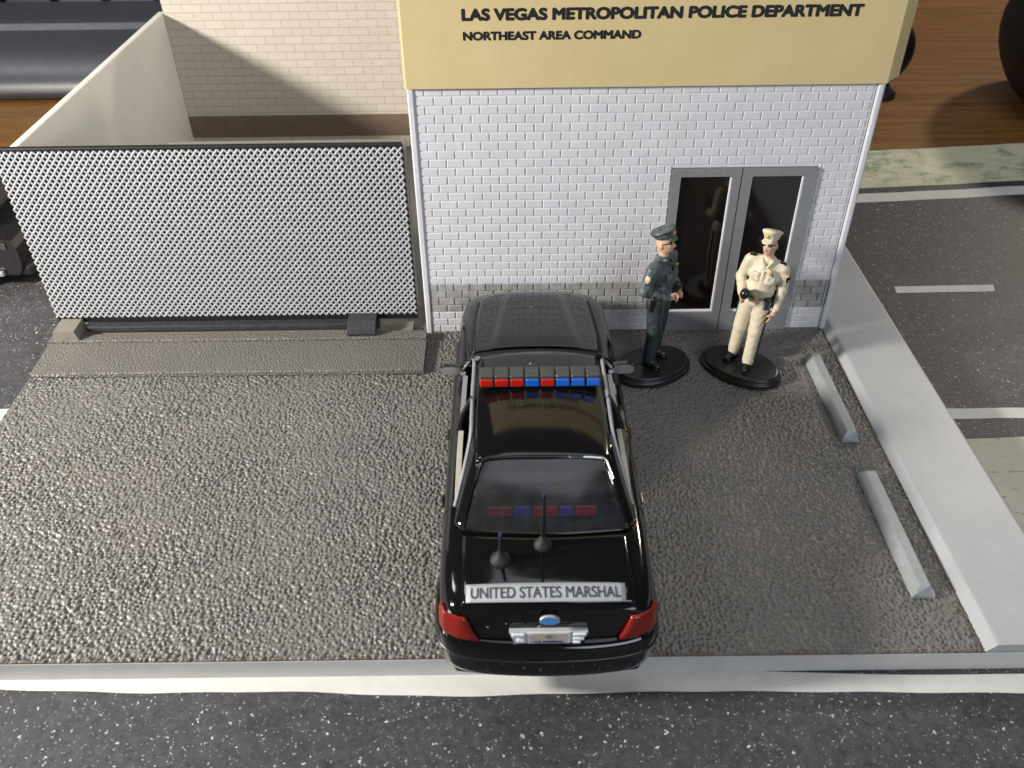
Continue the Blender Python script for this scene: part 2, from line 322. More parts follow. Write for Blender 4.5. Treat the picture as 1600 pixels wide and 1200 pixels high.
# ------------------------------------------------------------------ mesh helpers
class MB:
    def __init__(s): s.v = []; s.f = []; s.m = []; s.sm = []
    def add(s, vs, fs, mi=0, smooth=False):
        o = len(s.v); s.v += [tuple(map(float, p)) for p in vs]
        s.f += [[i + o for i in f] for f in fs]; s.m += [mi] * len(fs); s.sm += [smooth] * len(fs)
    def box(s, x0, x1, y0, y1, z0, z1, mi=0):
        s.add([(x0, y0, z0), (x1, y0, z0), (x1, y1, z0), (x0, y1, z0), (x0, y0, z1), (x1, y0, z1), (x1, y1, z1), (x0, y1, z1)],
              [(0, 3, 2, 1), (4, 5, 6, 7), (0, 1, 5, 4), (1, 2, 6, 5), (2, 3, 7, 6), (3, 0, 4, 7)], mi)
    def prism_x(s, prof, x0, x1, mi=0, smooth=False):
        """profile of (y,z) points extruded along x"""
        n = len(prof)
        s.add([(x0, a, b) for a, b in prof] + [(x1, a, b) for a, b in prof],
              [(i, (i + 1) % n, (i + 1) % n + n, i + n) for i in range(n)], mi, smooth)
        s.add([(x0, a, b) for a, b in prof], [tuple(range(n))[::-1]], mi); s.add([(x1, a, b) for a, b in prof], [tuple(range(n))], mi)
    def prism_y(s, prof, y0, y1, mi=0, smooth=False):
        n = len(prof)
        s.add([(a, y0, b) for a, b in prof] + [(a, y1, b) for a, b in prof],
              [(i, i + n, (i + 1) % n + n, (i + 1) % n) for i in range(n)], mi, smooth)
        s.add([(a, y0, b) for a, b in prof], [tuple(range(n))], mi); s.add([(a, y1, b) for a, b in prof], [tuple(range(n))[::-1]], mi)
    def prism_z(s, prof, z0, z1, mi=0, smooth=False):
        n = len(prof)
        s.add([(a, b, z0) for a, b in prof] + [(a, b, z1) for a, b in prof],
              [(i, (i + 1) % n, (i + 1) % n + n, i + n) for i in range(n)], mi, smooth)
        s.add([(a, b, z0) for a, b in prof], [tuple(range(n))[::-1]], mi); s.add([(a, b, z1) for a, b in prof], [tuple(range(n))], mi)
    def tube(s, path, r, n=8, mi=0, caps=True, sx=1, sy=1, upv=(0, 0, 1)):
        P = [Vector(p) for p in path]; rings = []
        rr = r if isinstance(r, (list, tuple)) else [r] * len(P)
        for i, p in enumerate(P):
            t = (P[min(i + 1, len(P) - 1)] - P[max(i - 1, 0)]).normalized()
            u = Vector(upv)
            if abs(t.dot(u)) > .98: u = Vector((1, 0, 0))
            a = t.cross(u).normalized(); b = a.cross(t).normalized()
            rings.append([p + (a * math.cos(2 * math.pi * k / n) * sx + b * math.sin(2 * math.pi * k / n) * sy) * rr[i] for k in range(n)])
        vs = [v for rg in rings for v in rg]
        fs = [(i * n + k, i * n + (k + 1) % n, (i + 1) * n + (k + 1) % n, (i + 1) * n + k) for i in range(len(P) - 1) for k in range(n)]
        s.add(vs, fs, mi, True)
        if caps: s.add(rings[0], [tuple(range(n))[::-1]], mi); s.add(rings[-1], [tuple(range(n))], mi)
    def lathe(s, prof, c=(0, 0, 0), n=24, mi=0, sx=1, sy=1, rot=None, smooth=True):
        """profile (r,z) revolved about z"""
        vs = []
        for r, z in prof:
            for k in range(n):
                a = 2 * math.pi * k / n; p = Vector((r * math.cos(a) * sx, r * math.sin(a) * sy, z))
                if rot is not None: p = rot @ p
                vs.append(p + Vector(c))
        s.add(vs, [(i * n + k, i * n + (k + 1) % n, (i + 1) * n + (k + 1) % n, (i + 1) * n + k) for i in range(len(prof) - 1) for k in range(n)], mi, smooth)
        s.add(vs[:n], [tuple(range(n))[::-1]], mi); s.add(vs[-n:], [tuple(range(n))], mi)
    def grid(s, pts, mi=0, smooth=True, flip=False):
        nu, nv = len(pts), len(pts[0])
        fs = []
        for i in range(nu - 1):
            for j in range(nv - 1):
                q = (i * nv + j, (i + 1) * nv + j, (i + 1) * nv + j + 1, i * nv + j + 1)
                fs.append(q[::-1] if flip else q)
        s.add([p for row in pts for p in row], fs, mi, smooth)
    def build(s, name, mats, parent=None, bevel=0, seg=2, solid=0, autosmooth=None, subsurf=0, merge=False):
        me = bpy.data.meshes.new(name); me.from_pydata(s.v, [], s.f); me.update()
        if not isinstance(mats, (list, tuple)): mats = [mats]
        for m in mats: me.materials.append(m)
        me.polygons.foreach_set('material_index', s.m); me.polygons.foreach_set('use_smooth', s.sm)
        bm = bmesh.new(); bm.from_mesh(me)
        if merge: bmesh.ops.remove_doubles(bm, verts=bm.verts, dist=1e-4)
        bmesh.ops.recalc_face_normals(bm, faces=bm.faces); bm.to_mesh(me); bm.free()
        o = bpy.data.objects.new(name, me); COL.objects.link(o)
        if parent is not None: o.parent = parent
        if solid:
            md = o.modifiers.new('solid', 'SOLIDIFY'); md.thickness = solid; md.offset = -1
        if subsurf:
            md = o.modifiers.new('sub', 'SUBSURF'); md.levels = md.render_levels = subsurf
        if bevel:
            md = o.modifiers.new('bevel', 'BEVEL'); md.width = bevel; md.segments = seg; md.limit_method = 'ANGLE'; md.angle_limit = R(40)
        return o
def tag(o, label=None, cat=None, group=None, kind=None):
    if label: o['label'] = label
    if cat: o['category'] = cat
    if group: o['group'] = group
    if kind: o['kind'] = kind
    return o
def thing(name, label, cat, loc=(0, 0, 0), rz=0, group=None):
    o = bpy.data.objects.new(name, None); COL.objects.link(o); o.location = loc; o.rotation_euler = (0, 0, rz)
    o.empty_display_size = .5
    return tag(o, label, cat, group)
def text_mesh(name, body, width, height, mat, parent, origin, xdir, ydir, bold=0.0, thick=.012, tracking=1.0, warp=None):
    cu = bpy.data.curves.new(name, 'FONT'); cu.body = body; cu.space_character = tracking; cu.resolution_u = 6
    tmp = bpy.data.objects.new('tmp_text', cu); COL.objects.link(tmp)
    dg = bpy.context.evaluated_depsgraph_get(); dg.update()
    src = bpy.data.meshes.new_from_object(tmp.evaluated_get(dg))
    bpy.data.objects.remove(tmp)
    co = np.array([v.co[:] for v in src.vertices]); mn = co.min(0); mx = co.max(0)
    X, Y = Vector(xdir).normalized(), Vector(ydir).normalized(); N = X.cross(Y); O = Vector(origin)
    fs = [list(p.vertices) for p in src.polygons]; V = []; F = []
    # heavier strokes: the outline repeated with small shifts
    sh = [(0, 0)] + ([(bold * math.cos(k * math.pi / 4), bold * .8 * math.sin(k * math.pi / 4)) for k in range(8)] if bold else [])
    for q, (dx, dy) in enumerate(sh):
        o = len(V)
        for c in co:
            a = (c[0] - mn[0]) / (mx[0] - mn[0]) * (width - 2 * bold) + bold + dx; b = (c[1] - mn[1]) / (mx[1] - mn[1]) * (height - 2 * bold) + bold + dy
            p = O + X * a + Y * b
            if warp: p = warp(p)
            V.append(p + N * (.0006 * q)); 
        F += [[i + o for i in f] for f in fs]
    me = bpy.data.meshes.new(name); me.from_pydata([tuple(v) for v in V], [], F); me.update(); me.materials.append(mat)
    o = bpy.data.objects.new(name, me); COL.objects.link(o); o.parent = parent
    return o
def set_auto(o, ang=35):
    bm = bmesh.new(); bm.from_mesh(o.data)
    for e in bm.edges:
        if len(e.link_faces) == 2 and e.calc_face_angle(0) > R(ang): e.smooth = False
    bm.to_mesh(o.data); bm.free()
def smoothstep(a, b, x):
    t = max(0, min(1, (x - a) / (b - a))); return t * t * (3 - 2 * t)
def interp(xs, ys, n):
    """catmull-rom style smooth table lookup"""
    xs = np.array(xs, float); ys = np.array(ys, float)
    d = np.gradient(ys, xs)
    def f(x):
        x = min(max(x, xs[0]), xs[-1]); i = min(max(int(np.searchsorted(xs, x)) - 1, 0), len(xs) - 2)
        h = xs[i + 1] - xs[i]; t = (x - xs[i]) / h
        return ((1 + 2 * t) * (1 - t) ** 2 * ys[i] + t * (1 - t) ** 2 * h * d[i] + t * t * (3 - 2 * t) * ys[i + 1] + t * t * (t - 1) * h * d[i + 1])
    return f
# ------------------------------------------------------------------ the setting
b = MB(); b.box(-130, 130, -70, 140, -2.5, -.95); tag(b.build('table_top', M['wood'], bevel=0), kind='structure')
b = MB(); b.prism_z([(-80, -46), (80, -46), (80, 19.9), (23, 19.05), (-30, 19.6), (-80, 19.6)], -.949, -.80); tag(b.build('road', M['asphalt']), kind='structure')
def strip(name, top, bot, z, mat):
    m = MB(); n = len(top); m.add([(x, y, z) for x, y in top] + [(x, y, z) for x, y in bot], [(i, i + n, i + n + 1, i + 1) for i in range(n - 1)])
    return tag(m.build(name, M[mat]), kind='structure')
# white edge line of the paper street along the front of the diorama
xs = np.linspace(-40, 50, 181)
fb = interp([-40, -10.5, -6.3, -3.1, 1.5, 4.9, 8.3, 10.5, 16.8, 50], [-15.4, -15.53, -15.69, -15.69, -15.89, -15.85, -15.83, -15.87, -16.0, -16.4], 0)
ft = interp([-40, 1, 9.3, 11.9, 13.6, 17, 50], [-15.0, -15.1, -15.22, -15.33, -15.40, -15.42, -15.7], 0)
strip('front_edge_line', [(x, ft(x)) for x in xs], [(x, fb(x) + .015 * math.sin(x * 2.1)) for x in xs], -.788, 'line_white')
def wob(x, s=1): return .03 * math.sin(x * .6 + s) + .02 * math.sin(x * 1.7 + 2 * s)
xr = np.linspace(18.0, 70, 105)
def rline(name, xa, ya, xb, yb, w0, z, mat, xs=xr):
    f = lambda x: ya + (yb - ya) * (x - xa) / (xb - xa)
    strip(name, [(x, f(x) + wob(x)) for x in xs], [(x, f(x) - w0 + wob(x, 1.3)) for x in xs], z, mat)
rline('grass_verge', 24, 19.0, 33, 19.75, 4.75, -.788, 'verge')
rline('far_edge_line', 21.9, 13.42, 30.9, 14.2, .98, -.788, 'line_white')
rline('near_edge_line', 19.9, -4.28, 22.2, -4.33, .6, -.788, 'line_white')
rline('pavement', 19.9, -5.95, 21.5, -5.92, 9.2, -.788, 'paving')
m = MB(); m.add([(20.42, 4.22, -.788), (24.85, 4.28, -.788), (24.68, 3.72, -.788), (20.33, 3.68, -.788)], [(0, 3, 2, 1)]); tag(m.build('lane_dash', M['line_white']), kind='structure')
xl = np.linspace(-70, -14.0, 60)
strip('left_edge_line', [(x, -3.62 + wob(x)) for x in xl], [(x, -4.32 + wob(x, 2)) for x in xl], -.788, 'line_white')
# base plate of the diorama: grey plastic edge with the pebbled lot moulded on top
b = MB(); b.box(-14.87, 18.62, -15.25, 19.2, -.799, -.088); tag(b.build('diorama_base', M['edge_grey'], bevel=.02), kind='structure')
def lot_mesh():
    """the moulded leathery grain of the lot as real relief: a sheet with small pits"""
    h = .028
    xs = np.arange(-14.9, 15.82 + h, h); yv = np.arange(-15.262, .30, h)
    X, Y = np.meshgrid(xs, yv, indexing='ij'); rs = np.random.RandomState(3)
    cell = .124
    U = X / cell + .35 * np.sin(Y * 2.3) + .25 * np.sin(X * 1.7 + Y * .8); V = Y / cell + .35 * np.sin(X * 1.9 + 1) + .2 * np.sin(Y * 3.1)
    iu = np.floor(U).astype(int); iv = np.floor(V).astype(int); o = 12
    nu, nv = iu.max() - iu.min() + 2 * o, iv.max() - iv.min() + 2 * o; u0, v0 = iu.min() - o, iv.min() - o
    jx, jy, jr = rs.rand(nu, nv), rs.rand(nu, nv), rs.rand(nu, nv); ja = rs.rand(nu, nv) * math.pi; je = 1 + rs.rand(nu, nv) * 1.1
    Z = np.zeros_like(X)
    for a in (-1, 0, 1):
        for c in (-1, 0, 1):
            I, J = iu + a - u0, iv + c - v0
            dx = iu + a + .1 + .8 * jx[I, J] - U; dy = iv + c + .1 + .8 * jy[I, J] - V
            ca, sa = np.cos(ja[I, J]), np.sin(ja[I, J]); p = (dx * ca + dy * sa) / je[I, J]; q = -dx * sa + dy * ca
            d = np.sqrt(p * p + q * q); r = .42 + .20 * jr[I, J]
            t = np.clip(1 - d / r, 0, 1); Z = np.minimum(Z, -(.042 + .045 * jr[I, J]) * t * t * (3 - 2 * t))
    big = .5 + .5 * np.sin(X * .9 + 1.3 * np.sin(Y * .7)) * np.sin(Y * .8 + 2 + np.sin(X * .5))
    Z *= .75 + .35 * big
    Z += rs.normal(0, .0022, Z.shape)
    Z = np.minimum(Z, 0)
    Z[:, 0] = -.09; Z[0, :] = -.09; Z[-1, :] = -.09; Y[:, 0] = Y[:, 1] - .004
    n, m = X.shape
    co = np.stack([X, Y, Z], -1).reshape(-1, 3).astype(np.float32)
    id_ = np.arange(n * m).reshape(n, m)
    q = np.stack([id_[:-1, :-1], id_[1:, :-1], id_[1:, 1:], id_[:-1, 1:]], -1).reshape(-1, 4).astype(np.int32)
    me = bpy.data.meshes.new('parking_lot'); me.vertices.add(len(co)); me.vertices.foreach_set('co', co.ravel())
    me.loops.add(q.size); me.loops.foreach_set('vertex_index', q.ravel()); me.polygons.add(len(q))
    me.polygons.foreach_set('loop_start', np.arange(0, q.size, 4, dtype=np.int32))
    me.polygons.foreach_set('use_smooth', np.ones(len(q), dtype=bool))
    me.update(calc_edges=True); me.materials.append(M['lot'])
    o = bpy.data.objects.new('parking_lot', me); COL.objects.link(o); return o
tag(lot_mesh(), kind='structure')
b = MB(); b.box(-14.9, 15.82, .27, 19.1, -.054, -.004); tag(b.build('yard_floor', M['lot_fine']), kind='structure')
kp = [(15.80, -.02), (15.83, .02), (16.01, .225), (16.06, .262), (16.13, .275), (18.50, .285), (18.57, .265), (18.61, .20), (18.62, -.02)]
b = MB(); b.prism_y(kp, -15.249, 19.1); o = b.build('kerb', M['kerb'], bevel=.012, merge=True); tag(o, kind='structure')

# ------------------------------------------------------------------ police building
BL = thing('police_building', 'white brick model police building with grey double doors behind the toy car', 'building', (7.9, 0, 0))
def bpart(mb, name, mats, parent=None, **k):
    for i, (x, y, z) in enumerate(mb.v): mb.v[i] = (x - 7.9, y, z)
    return mb.build(name, mats, parent or BL, **k)
b = MB(); b.box(.02, 15.86, .02, 18.4, 0, 13.7); bpart(b, 'shell', M['brick_white'])
# front wall with raised bricks; the grey painted courses carry darker joints
b = MB()
RH = 9.86 / 31; BW = .617
b.box(0, 9.08, -.03, .019, 0.0, 9.9); b.box(14.27, 15.62, -.03, .019, 0, 9.9); b.box(9.08, 14.27, -.03, .019, 6.9, 9.9)
for x0, x1 in ((.02, 9.08), (14.27, 15.6)): b.box(x0 + .16, x1 - .01, -.034, -.0301, 3 * RH + .02, 7 * RH - .01, 2)
def brick(x0, x1, z0, z1, mi, d=.021):
    e = .018; y0 = -.032; y1 = -.032 - d
    vs = [(x0, y0, z0), (x1, y0, z0), (x1, y0, z1), (x0, y0, z1), (x0 + e, y1, z0 + e), (x1 - e, y1, z0 + e), (x1 - e, y1, z1 - e), (x0 + e, y1, z1 - e)]
    b.add(vs, [(4, 5, 6, 7), (0, 1, 5, 4), (1, 2, 6, 5), (2, 3, 7, 6), (3, 0, 4, 7)], mi)
for r in range(31):
    z0 = r * RH + .020; z1 = (r + 1) * RH - .020
    grey = 3 <= r < 7
    x = .2 + (0 if r % 2 else -.5 * BW)
    while x < 15.55:
        xa, xb = max(x + .022, .20), min(x + BW - .022, 15.53)
        if grey: z0g, z1g, mi = z0 - .012, z1 + .012, 1
        else: z0g, z1g, mi = z0, z1, 0
        for ya, yb in (((xa, min(xb, 9.06)), (max(xa, 14.30), xb)) if r * RH < 6.9 else ((xa, xb),)):
            if yb - ya > .06: brick(ya, yb, z0g, z1g, mi)
        x += BW
fw = bpart(b, 'front_wall', [M['brick_white'], M['brick_grey'], M['joint_grey']])
b = MB(); b.prism_z([(15.66, .02), (15.66, -.10), (15.70, -.14), (15.84, -.14), (15.9, -.08), (15.9, .02)], 0, 9.9, 0)
bpart(b, 'corner_trim', M['brick_white'], bevel=.02)
b = MB(); b.prism_z([(-.06, .02), (-.06, -.06), (-.02, -.10), (.14, -.10), (.17, -.04), (.17, .02)], 0, 9.9, 0)
bpart(b, 'corner_trim', M['brick_white'], bevel=.02)
def leaf(x0, x1, gx0, gx1):
    d = MB()
    z1, ga, gb = 6.87, .84, 6.58
    ya, yb = -.13, .0
    d.box(x0, gx0, ya, yb, 0, z1); d.box(gx1, x1, ya, yb, 0, z1)
    d.box(gx0, gx1, ya, yb, 0, ga); d.box(gx0, gx1, ya, yb, gb, z1)
    o = bpart(d, 'door', M['frame_grey'], merge=False)
    p = MB(); p.box(gx0 + .002, gx1 - .002, -.012, .012, ga + .002, gb - .002)
    q = bpart(p, 'pane', M['door_glass'], o)
    # pane edge with lamp light painted in as pale colour, wider right and bottom
    e = MB(); w = .075
    e.box(gx0 + .003, gx0 + .03, -.075, -.014, ga + .003, gb - .003); e.box(gx1 - w, gx1 - .003, -.075, -.014, ga + .003, gb - .003)
    e.box(gx0 + .03, gx1 - w, -.075, -.014, ga + .003, ga + w + .02); e.box(gx0 + .03, gx1 - w, -.075, -.014, gb - .03, gb - .003)
    bpart(e, 'lit_bead', M['lit_bead'], o, bevel=.02)
    return o
leaf(9.10, 11.56, 9.40, 11.27); leaf(11.60, 14.25, 11.95, 13.83)
b = MB(); b.box(11.562, 11.598, -.10, .0, 0, 6.87); bpart(b, 'door_gap', M['matte_black'])
# buff card sleeve with the lettering, slipped over the top of the building
SG = thing('card_sign', 'buff folded card sign with black police department lettering slipped over the building top', 'sign', (7.9, -.2, 9.87))
def spart(mb, name, mat, **k):
    for i, (x, y, z) in enumerate(mb.v): mb.v[i] = (x - 7.9, y + .2, z - 9.87)
    return mb.build(name, mat, SG, **k)
def signmat_obj(): pass
b = MB(); b.prism_z([(-.12, -.13), (-.10, -.20), (-.04, -.235), (15.86, -.235), (15.92, -.20), (15.94, -.13), (15.9, -.12), (-.08, -.12)], 9.87, 13.9, 0)
spart(b, 'front_panel', M['card'])
b = MB(); b.add([(15.93, -.19, 9.92), (16.74, 1.02, 9.68), (16.74, 1.02, 13.9), (15.93, -.19, 13.9)], [(0, 1, 2, 3)]); spart(b, 'side_flap', M['card'], solid=.045)
b = MB(); b.add([(-.11, -.18, 9.92), (-.22, 1.9, 9.9), (-.22, 1.9, 13.9), (-.11, -.18, 13.9)], [(0, 1, 2, 3)]); spart(b, 'side_flap', M['card'], solid=-.04)
b = MB(); b.box(-.08, 15.9, -.119, 18.0, 13.75, 13.9); spart(b, 'top_panel', M['card'])
text_mesh('lettering', 'LAS VEGAS METROPOLITAN POLICE DEPARTMENT', 12.66, .40, M['ink'], SG, (1.88 - 7.9, -.036, 12.0 - 9.87), (1, 0, 0), (0, 0, 1), .036)
text_mesh('lettering', 'NORTHEAST AREA COMMAND', 5.7, .295, M['ink'], SG, (1.90 - 7.9, -.036, 11.40 - 9.87), (1, 0, 0), (0, 0, 1), .026)

# ------------------------------------------------------------------ walled yard behind the gate
YW = thing('yard_wall', 'cream yard wall with printed bricks and plain side panel behind the mesh gate', 'wall', (-7, 18.6, 0))
def ypart(mb, name, mat, **k):
    for i, (x, y, z) in enumerate(mb.v): mb.v[i] = (x + 7, y - 18.6, z)
    return mb.build(name, mat, YW, **k)
b = MB(); b.box(-14.52, -.05, 18.6, 18.9, 0, 13.0); ypart(b, 'brick_panel', M['printed_brick'])
b = MB(); b.box(-14.50, -.05, 18.575, 18.599, .66, 1.90); ypart(b, 'painted_band', M['brown_band'])
b = MB(); b.box(-14.86, -14.53, .75, 18.9, 0, 7.38); ypart(b, 'side_panel', M['cream_plastic'], bevel=.05)

# ------------------------------------------------------------------ ramp and sliding gate
RP = thing('gate_ramp', 'pebbled grey ramp slab with a ledge running under the mesh gate', 'ramp', (-7.4, -1.7, 0))
def rpart(mb, name, mat, **k):
    for i, (x, y, z) in enumerate(mb.v): mb.v[i] = (x + 7.4, y + 1.7, z)
    return mb.build(name, mat, RP, **k)
b = MB(); b.prism_x([(-2.82, 0), (-2.80, .20), (-.9, .26), (-.9, 0)], -13.4, 0); b.prism_x([(-2.78, 0), (-2.76, .12), (-.9, .26), (-.9, 0)], -14.85, -13.4); rpart(b, 'slab', M['lot_fine'], bevel=.03)
b = MB(); b.box(-14.85, 0, -.899, -.42, 0, .36); rpart(b, 'ledge', M['lot_fine'], bevel=.03)
b = MB(); b.box(-14.85, -.6, -.419, .5, 0, .22); rpart(b, 'track', M['tan_plastic'], bevel=.02)
b = MB(); b.prism_y([(-14.62, .36), (-14.55, .78), (-13.72, .78), (-13.62, .36)], -.86, .05); rpart(b, 'guide_block', M['tan_plastic'], bevel=.03)

GT = thing('sliding_gate', 'long black framed gate covered in silver wire mesh, left of the building', 'gate', (-7.5, 0.1, .22))
def gpart(mb, name, mat, **k):
    for i, (x, y, z) in enumerate(mb.v): mb.v[i] = (x + 7.5, y - .1, z - .22)
    return mb.build(name, mat, GT, **k)
GX0, GX1, GZ0, GZ1 = -14.72, -.42, .84, 7.74
b = MB(); b.box(GX0 - .02, GX1 + .02, .12, .34, .55, GZ1 + .10); gpart(b, 'backing_panel', M['gate_black'], bevel=.03)
b = MB(); b.box(-8.6, GX1 + .10, .345, .50, 1.0, GZ1 + .14); b.box(GX1 + .024, GX1 + .10, .14, .344, 1.0, GZ1 + .14); gpart(b, 'rear_frame', M['tan_plastic'], bevel=.02)
b = MB(); b.box(-13.55, -1.9, -.28, .10, .36, .58); gpart(b, 'bottom_rail', M['roller'], bevel=.03)
b = MB(); b.box(-14.4, -13.9, -.2, .2, .222, .34); b.box(-14.68, -14.58, -.1, .33, .222, .56); gpart(b, 'foot', M['gate_black'])
b = MB(); b.prism_x([(-.80, .37), (-.84, .50), (-.76, .70), (-.45, .86), (.05, .90), (.10, .60), (.10, .37)], -3.1, -2.0, 0); gpart(b, 'roller_cover', M['roller'], bevel=.04)
b = MB()
px, pz = .2345, .268
nx = int((GX1 - GX0) / px); sx = (GX1 - GX0) / nx; nz = int((GZ1 - GZ0) / pz); sz = (GZ1 - GZ0) / nz
def wire(pts, y0, r=.043, n=8):
    b.tube(pts, r, n, 0, True, 1, .38, (0, 1, 0))
for fam in (1, -1):
    for k in range(-nz, nx + 1):
        pts = []
        for j in range(0, 2 * nz + 1):
            z = GZ0 + j * sz / 2
            xx = GX0 + (k * sx + j * sx / 2 if fam == 1 else (k + nz) * sx - j * sx / 2)
            if xx < GX0 - 1e-6 or xx > GX1 + 1e-6: continue
            ph = (j + (k if fam == 1 else k + nz)) % 2
            yy = .05 + fam * (.004 if j % 2 == 0 else -.004)
            pts.append((xx + random.uniform(-.004, .004), yy, z + random.uniform(-.004, .004)))
        if len(pts) > 1: wire(pts, 0)
gpart(b, 'wire_mesh', M['mesh_silver'])

# ------------------------------------------------------------------ parking stops
def stop(y0, y1, label):
    T = thing('parking_stop', label, 'parking stop', (14.83, (y0 + y1) / 2, 0), 0, 'grey parking stops along the kerb')
    m = MB(); h = (y1 - y0) / 2
    prof = [(-.36, 0), (-.30, .16), (-.16, .36), (.16, .36), (.27, .16), (.30, 0)]
    m.prism_y(prof, -h, h, 0)
    for i, (x, y, z) in enumerate(m.v):
        if z > .3: m.v[i] = (x, y * (1 - .17 / h), z)
    m.build('bar', M['kerb_grey'], T, bevel=.03)
    return T
stop(-6.95, -2.12, 'grey parking stop bar nearer the building doors, beside the kerb')
stop(-13.5, -8.55, 'grey parking stop bar nearer the front edge of the lot, beside the kerb')
# ------------------------------------------------------------------ toy police car (front is +y)
CAR = thing('police_car', 'glossy black toy police sedan with roof light bar parked facing the brick wall', 'toy car', (4.15, -8.4, 0)); CAR.scale = (.975, 1, 1)
ys = [-7.58, -7.5, -7.38, -7.1, -6.5, -5.3, -4, -2, 0, 2, 3, 4, 5.5, 6.6, 7.1, 7.5, 7.78]
zc_ = interp(ys, [2.92, 2.98, 3.02, 3.06, 3.09, 3.09, 3.05, 3.0, 2.97, 2.95, 2.92, 2.89, 2.79, 2.68, 2.58, 2.34, 1.85], 0)
wd_ = interp(ys, [2.12, 2.18, 2.23, 2.3, 2.38, 2.45, 2.48, 2.5, 2.48, 2.45, 2.42, 2.4, 2.32, 2.2, 2.05, 1.85, 1.5], 0)
wm_ = interp(ys, [2.55, 2.62, 2.67, 2.73, 2.79, 2.83, 2.84, 2.85, 2.85, 2.84, 2.82, 2.8, 2.75, 2.67, 2.55, 2.35, 2.05], 0)
def deck(x, y):
    return zc_(y) - .16 * (abs(x) / wd_(y)) ** 2.6
def tailwarp(p):
    x, y, z = p
    if y < -6.4:
        k = smoothstep(-6.4, -7.58, y) if False else min(1, (-6.4 - y) / 1.18)
        y += k * (.20 * (abs(x) / 2.6) ** 2.4 - .13 * smoothstep(3.0, 1.9, z))
    return (x, y, z)
def section(y, cabin=False):
    zc, wd, wm = zc_(y), wd_(y), wm_(y)
    pts = [(f * wd, deck(f * wd, y)) for f in (0, .2, .4, .6, .75, .87)]
    if cabin:
        pts = [(f * wd, 1.75) for f in (0, .2, .4, .6, .75)] + [(.88 * wd, 1.75 if cabin == 1 else 2.8)]
    zs = deck(wd, y)
    pts += [(wd, zs)]
    d = wm - wd
    for f, dz in ((.35, .05), (.62, .16), (.82, .33), (.94, .58), (1.0, .95), (1.0, 1.25), (.97, 1.5), (.9, 1.8), (.8, 2.1), (.72, 2.25), (.55, 2.38)):
        pts.append((wd + d * f, zs - dz * (zs - .45) / 2.38))
    pts.append((0, .45))
    return pts
st = []
for y in np.linspace(-7.58, -4.02, 36): st.append((y, 0))
for y in np.linspace(-3.98, 2.25, 26): st.append((y, 1))
for y in np.linspace(2.29, 7.78, 40): st.append((y, 0))
b = MB()
half = [section(y, c) for y, c in st]
N = len(half[0])
def rowpts(i):
    y = st[i][0]; h = half[i]
    return [(-x, y, z) for x, z in h[::-1]] + [(x, y, z) for x, z in h[1:]]
b.grid([[tailwarp(p) for p in rowpts(i)] for i in range(len(st))])
# tail and nose caps
fr = (0, .2, .4, .6, .75, .87, 1)
for idx in (0, len(st) - 1):
    h = half[idx]; y = st[idx][0]; rows = []
    rows.append([(sg * x, y, z) for sg, x, z in [(-1, *h[k]) for k in range(6, 0, -1)] + [(1, *h[k]) for k in range(0, 7)]])
    for k in range(7, N - 1):
        x, z = h[k]; rows.append([(sg * f * x, y, z) for sg, f in [(-1, f) for f in fr[:0:-1]] + [(1, f) for f in fr]])
    b.grid([[tailwarp(p) for p in rw] for rw in rows])
body = b.build('body', M['black_paint'], CAR, merge=True)
set_auto(body)
# wheels with dark arches
def wheel(x, y):
    s = 1 if x > 0 else -1
    m = MB(); rot = Matrix.Rotation(R(90) * s, 3, 'Y')
    m.lathe([(.60, -.3), (.86, -.3), (.93, -.22), (.94, .0), (.93, .16), (.87, .24), (.62, .24), (.58, .16)], (x, y, .945), 32, 0, rot=rot)
    w = m.build('wheel', M['tyre'], CAR)
    m = MB(); m.lathe([(.57, .0), (.58, .19), (.5, .21), (.46, .12), (.2, .14), (.18, .2), (.05, .21)], (x, y, .945), 28, 0, rot=rot)
    m.build('rim', M['silver_paint'], w)
    m = MB(); m.lathe([(1.10, -.28), (1.12, .0), (1.10, .12), (1.02, .12), (1.0, -.28)], (x * .985, y, .97), 36, 0, rot=rot)
    m.build('wheel_arch', M['matte_black'], CAR)
for x in (-2.63, 2.63):
    for y in (4.75, -4.1): wheel(x, y)
# bonnet and boot lid: thin panels just proud of the body
def panel(name, x_of, y0, y1, nx, ny, lift, bulge=None, warp=None, drop=0):
    m = MB(); top = []
    for j in range(ny + 1):
        rowp = []
        for i in range(nx + 1):
            v = j / ny; u = -1 + 2 * i / nx
            x = u * x_of(v); yy = (y0(x) if callable(y0) else y0) * (1 - v) + (y1(x) if callable(y1) else y1) * v
            e = min(1, min((1 - abs(u)) / .05, 1 if v < .5 else (1 - v) / .03))
            z = deck(x, yy) + lift * (.25 + .75 * math.sqrt(max(0, e))) + (bulge(x, yy) if bulge else 0)
            rowp.append((x, yy, z))
        top.append(rowp)
    m.grid([[warp(p) if warp else p for p in rw] for rw in top])
    return m.build(name, M['black_paint'], CAR, solid=.02)
def hood_bulge(x, y):
    w = 1.18 + (5.5 - y) * .13
    return .085 * smoothstep(w + .16, w - .16, abs(x)) * smoothstep(7.3, 6.5, y) * smoothstep(2.6, 3.8, y)
panel('bonnet', lambda v: 2.20 - .22 * v ** 2, lambda x: 3.06 - .10 * (x / 2.2) ** 2 + .0 , lambda x: 7.18 - .55 * (abs(x) / 2.2) ** 3, 48, 40, .06, hood_bulge)
for s in (-1, 1):
    m = MB(); m.grid([[(s * (2.245 - .22 * v ** 2 + dx), 3.0 + v * 3.5, deck(2.245 - .22 * v ** 2 + dx, 3.0 + v * 3.5) + .014) for dx in (-.05, .05)] for v in np.linspace(0, 1, 30)]); m.build('bonnet_gap', M['matte_black'], CAR)
